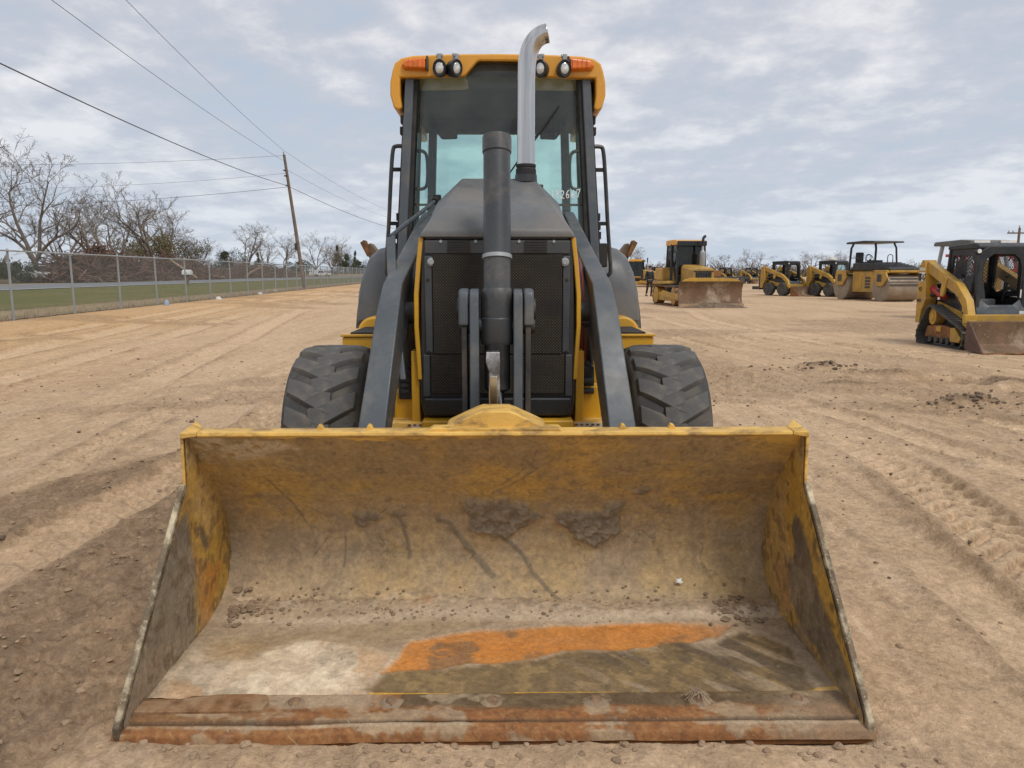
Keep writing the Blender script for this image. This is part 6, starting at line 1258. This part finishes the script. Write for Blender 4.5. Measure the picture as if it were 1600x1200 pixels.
for i, (px, s, ln, tz, lab) in enumerate([(288, 25.9, 4.2, R(35), 'pale forked log leaning out of the brush heap near the mailbox'), (335, 26.2, 3.4, R(8), 'pale log lying at the front of the brush heap'), (392, 26.2, 4.2, R(-24), 'pale log slanting down from the lower brush heap')]):
    x, y = solve(px, s); mb = MB(); mb.tube([(-ln / 2 * math.cos(tz), 0, .35 + max(0, ln / 2 * math.sin(tz)) + ln / 2 * math.sin(tz)), (0, .1, .3 + max(0, ln / 2 * math.sin(abs(tz)))), (ln / 2 * math.cos(tz), 0, .35 + max(0, ln / 2 * math.sin(abs(tz))) - ln / 2 * math.sin(tz))], [.16, .19, .13], 8)
    o = mb.build('log', M['log']); o.location = (x, y, gz(x, y)); tag(o, lab, 'log', 'pale logs at the brush piles')
# white pickups
def pickup(x, y, rz, label):
    t = empty('pickup_truck', (x, y, gz(x, y)), rz, label, 'pickup truck', 'white pickups beyond the road')
    P(MB().prism([(-2.6, .5), (-2.6, .95), (-2.45, 1.05), (-1.2, 1.12), (-.5, 1.75), (.75, 1.78), (1.0, 1.12), (2.6, 1.12), (2.6, .5)], 'x', -.92, .92), 'body', 'white', t, .06, 3)
    for sx in (-1, 1):
        P(MB().prism([(-1.0, 1.15), (-.48, 1.66), (.68, 1.68), (.86, 1.15)], 'x', *sorted((sx * .921, sx * .93))), 'side_window', 'black', t)
        P(MB().box(*sorted((sx * .5, sx * .85)), -2.63, -2.601, .75, .92), 'headlight', 'lens', t)
        for yy in (-1.65, 1.6):
            wm = MB(); wm.lathe([(.001, sx * .93), (.2, sx * .93), (.22, sx * .90)], (0, yy, .38), 'x', 14); wo = P(wm, 'wheel', 'zinc', t); tm = MB(); tm.lathe([(.22, sx * .95), (.36, sx * .95), (.38, sx * .9), (.38, sx * .72), (.22, sx * .7)], (0, yy, .38), 'x', 18); P(tm, 'tyre', 'rubber', wo)
    P(MB().prism([(-1.16, 1.14), (-.54, 1.70), (-.56, 1.72), (-1.18, 1.16)], 'x', -.8, .8), 'windshield', 'black', t); P(MB().box(-.85, .85, 1.05, 2.5, 1.10, 1.135), 'cargo_bed', 'dark', t); return t
x, y = solve(62, 31.0); pickup(x, y, R(60), 'white pickup parked in front of the big bare tree at far left')
x, y = solve(503, 29); wp2 = pickup(x, y, R(92), 'white work pickup with a utility rack right of the leaning pole')
P(MB().box(-.9, .9, 1.1, 2.6, 1.15, 1.9), 'utility_box', 'white', wp2, .03); P(MB().box(-.4, .4, 2.65, 3.6, .5, 1.3), 'tow_hitch_box', 'white', wp2, .05)
# machines far beyond the fence and at the far end of the yard
def far_machine(x, y, rz, label, src):
    c_ = copy_tree(src); c_.location = (x, y, gz(x, y)); c_.rotation_euler.z = rz; c_['label'] = label; c_['group'] = 'small far-off yellow machines'; return c_
x, y = solve(412, 34); far_machine(x, y, R(70), 'yellow bulldozer among the trees left of the leaning pole', dz)
x, y = solve(440, 31.5); far_machine(x, y, R(100), 'yellow wheeled loader just left of the leaning pole', ss1)
far_machine(13.2, 76, R(70), 'small far yellow bulldozer right beside the backhoe fender', dz); far_machine(16.3, 86, R(120), 'small far yellow skid loader behind the walking person', ss1)
far_machine(27.5, 96, R(30), 'small far yellow skid loader right of the bulldozer blade', ss1); far_machine(31.5, 98, R(20), 'small far yellow skid loader left of the parked pair', ss1)
far_machine(11.9, 88, R(200), 'small far yellow skid loader nearest the backhoe fender', ss1)
for i, (x, y) in enumerate(((26.0, 90), (38, 104), (44, 100))):
    t = empty('flat_trailer', (x, y, 0), R(15 + 20 * i), ('low dark trailer with white wheels right of the bulldozer', 'low dark trailer behind the wheeled skid loaders', 'low dark trailer behind the roller')[i], 'trailer', 'far low trailers')
    P(MB().box(-2.4, 2.4, -.9, .9, .75, .95), 'deck', 'dark', t, .03)
    for k in (-.5, .5, 1.5):
        wm = MB(); wm.lathe([(.001, -.95), (.22, -.95), (.24, -.9)], (k, 0, .42), 'y', 14); wo = P(wm, 'wheel', 'white', t); tm = MB(); tm.lathe([(.24, -.96), (.42, -.95), (.42, -.7), (.24, -.7)], (k, 0, .42), 'y', 18); P(tm, 'tyre', 'rubber', wo)
    P(MB().box(-2.3, -1.2, -.7, .7, .95, 1.7), 'load', ('rust', 'bladed', 'dark')[i], t, .05)

# ================================================================== SMALL THINGS
def clod(rn, r):
    mb = MB(); mb.lathe([(.001, -.6), (.7, -.45), (1, 0), (.75, .5), (.001, .7)], n=7); mb.v = [(x * r * rn.uniform(.75, 1.25), y * r * rn.uniform(.75, 1.25), z * r * rn.uniform(.6, 1.0)) for x, y, z in mb.v]; return mb
def scatter(name, pts, rr, m, label, cat, seed):
    rn = random.Random(seed); mb = MB()
    for x, y, z in pts:
        r = rn.uniform(*rr) if rn.random() < .85 else rr[1] * rn.uniform(1, 1.5); c_ = clod(rn, r); a = rn.uniform(0, 6.28); ca, sa = math.cos(a), math.sin(a)
        mb.add([(u * ca - v * sa + x, u * sa + v * ca + y, w_ + z + r * .25) for u, v, w_ in c_.v], c_.f)
    o = mb.build(name, M[m], fix=False, ang=25); return tag(o, label, cat, kind='stuff')
def gpts(n, fx, fy, seed):
    rn = random.Random(seed); P0 = [(fx(rn), fy(rn)) for _ in range(n)]; a = np.array(P0); z, d = ground_full(a[:, 0].copy(), a[:, 1].copy()); return [(p[0], p[1], float(q)) for p, q, k in zip(P0, z, d)], d
pp, dd = gpts(9000, lambda r: r.uniform(-6, 6.5), lambda r: 1.2 + 9 * r.random() ** 1.3, 3)
keep = [p for p, k in zip(pp, dd) if (k > .28 or rnd.random() < .10) and not (abs(p[0] + .05) < 1.16 and 1.9 < p[1] < 3.0)]
rn = random.Random(61); fx = [(rn.uniform(-1.2, 1.25), 1.945 - abs(rn.gauss(0, .09))) for _ in range(110)]; fa = np.array(fx); fz, _ = ground_full(fa[:, 0].copy(), fa[:, 1].copy()); keep = [(a[0], a[1], float(b)) for a, b in zip(fx, fz)] + keep
scatter('soil_crumbs', keep[:4600], (.003, .011), 'ground_clod', 'small loose crumbs of soil strewn over the yard', 'soil crumbs', 4)
pp, dd = gpts(900, lambda r: r.uniform(-7, 8), lambda r: 2 + 11 * r.random(), 8)
scatter('dark_pebbles', [p for p in pp if not (abs(p[0] + .05) < 1.16 and 1.9 < p[1] < 3.0)][:420], (.007, .016), 'mound', 'dark pebbles and crumbs dotted over the sand', 'pebbles', 9)
for i, (cx, cy, rx, ry, n, lab) in enumerate([(4.35, 10.3, .6, .25, 90, 'dark lumps of soil on the far mound right of the backhoe'), (4.65, 7.45, .45, .25, 70, 'dark lumps of soil on the nearer mound right of the backhoe')]):
    pp, dd = gpts(n, lambda r: cx + r.gauss(0, rx * .55), lambda r: cy + r.gauss(0, ry * .6), 20 + i); scatter('soil_lumps', pp, (.008, .026), 'mound', lab, 'soil lumps', 30 + i)
# dirt inside the bucket (machine coordinates -> world)
ca, sa = math.cos(.0145), math.sin(.0145)
def bw(x, s, lift=0):
    y, z = prof_at(np.array(s)); y = float(y) - 5; return (-.09 + x * ca - y * sa, 5 + x * sa + y * ca, float(z) + lift)
rn = random.Random(5)
scatter('corner_clods', [bw(-1.04 + abs(rn.gauss(0, .06)), .97 + rn.gauss(0, .045), .010) for _ in range(60)], (.004, .013), 'dirt', 'grey dirt clods heaped in the left corner of the bucket', 'dirt clods', 41)
scatter('corner_clods', [bw(.93 + rn.gauss(0, .06), 1.0 + rn.gauss(0, .04), .012) for _ in range(55)], (.004, .013), 'dirt', 'grey dirt clods heaped in the right corner of the bucket', 'dirt clods', 42)
scatter('bucket_grit', [bw(rn.uniform(-1.0, 1.0), .95 + rn.gauss(0, .045), .008) for _ in range(420)], (.0025, .007), 'dirt', 'line of loose grit along the bucket floor bend', 'grit', 43)
p = bw(.729, .856, .02); mb = MB(); mb.add([(-.016, 0, 0), (-.004, -.006, .007), (.004, -.004, .001), (.018, -.002, .006), (.008, .004, .011), (.012, .004, .022), (-.002, .005, .018), (-.014, .006, .020), (-.008, .003, .010)], [(0, 1, 8), (1, 2, 4, 8), (2, 3, 4), (4, 5, 6, 8), (6, 7, 8)])
so2 = mb.build('paper_scrap', M['bird']); so2.location = p; so2.modifiers.new('T', 'SOLIDIFY').thickness = .003; tag(so2, 'tiny white scrap stuck on the back wall of the bucket', 'scrap')
mb = MB(); rn = random.Random(9); c0 = bw(.627, 1.545, .03)
for k in range(34):
    a = rn.uniform(-1.2, 1.2); ln = rn.uniform(.02, .075); mb.tube([(rn.gauss(0, .012), rn.gauss(0, .02), .004), (math.sin(a) * ln * .6, -abs(math.cos(a)) * ln * .6, .012), (math.sin(a) * ln, -abs(math.cos(a)) * ln, .006)], .0012, 3)
o = mb.build('straw_tuft', M['log'], fix=False); o.location = c0; tag(o, 'dry straw tuft caught on the bucket cutting edge', 'straw tuft')
for i, (px, Yd, sz_, lab) in enumerate([(-13.7, 34.6, .17, 'white plastic litter at the foot of the fence, nearest of three'), (-14.6, 43.0, .2, 'white litter at the fence foot left of the leaning pole'), (-15.6, 49.0, .17, 'small white litter at the fence foot beside the leaning pole')]):
    mb = MB(); rn = random.Random(50 + i); ring = [(sz_ * rn.uniform(.6, 1) * math.cos(a), sz_ * .5 * rn.uniform(.5, 1) * math.sin(a)) for a in np.linspace(0, 6.28, 9)[:-1]]
    mb.loft([[(u, v, 0) for u, v in ring], [(u * .8, v * .7, .10 * rn.uniform(.5, 1.2)) for u, v in ring], [(u * .3, v * .3, .14) for u, v in ring]]); o = mb.build('litter', M['white']); o.location = (px, Yd, gz(px, Yd)); tag(o, lab, 'litter', 'white litter along the fence')
mb = MB(); rn = random.Random(77); ring = [(.14 * rn.uniform(.6, 1) * math.cos(a), .10 * rn.uniform(.5, 1) * math.sin(a)) for a in np.linspace(0, 6.28, 9)[:-1]]
mb.loft([[(u, v, 0) for u, v in ring], [(u * .9, v * .8, .12) for u, v in ring], [(u * .3, v * .3, .2) for u, v in ring]]); o = mb.build('plastic_bag', mat('blue_grey_plastic', (.25, .32, .42), .4)); o.location = (*fp(-.25, 9.3), gz(*fp(-.25, 9.3))); tag(o, 'crumpled blue grey plastic bag at the foot of a fence post', 'plastic bag')
# grass tufts at the fence foot
mb = MB(); rn = random.Random(13)
for k in range(5200):
    d = rn.uniform(-6, 70); s_ = abs(rn.gauss(0, .35)) + .02 if rn.random() < .55 else rn.uniform(.1, 2.6); x, y = fp(s_, d); z = gz(x, y); h_ = rn.uniform(.05, .20); a = rn.uniform(0, 6.28); w_ = .012
    mb.add([(x - w_ * math.cos(a), y - w_ * math.sin(a), z), (x + w_ * math.cos(a), y + w_ * math.sin(a), z), (x + rn.gauss(0, .05), y + rn.gauss(0, .05), z + h_)], [(0, 1, 2)])
tag(mb.build('straw_grass', M['log'], fix=False), 'dry straw coloured grass blades along the fence foot', 'grass', kind='stuff')
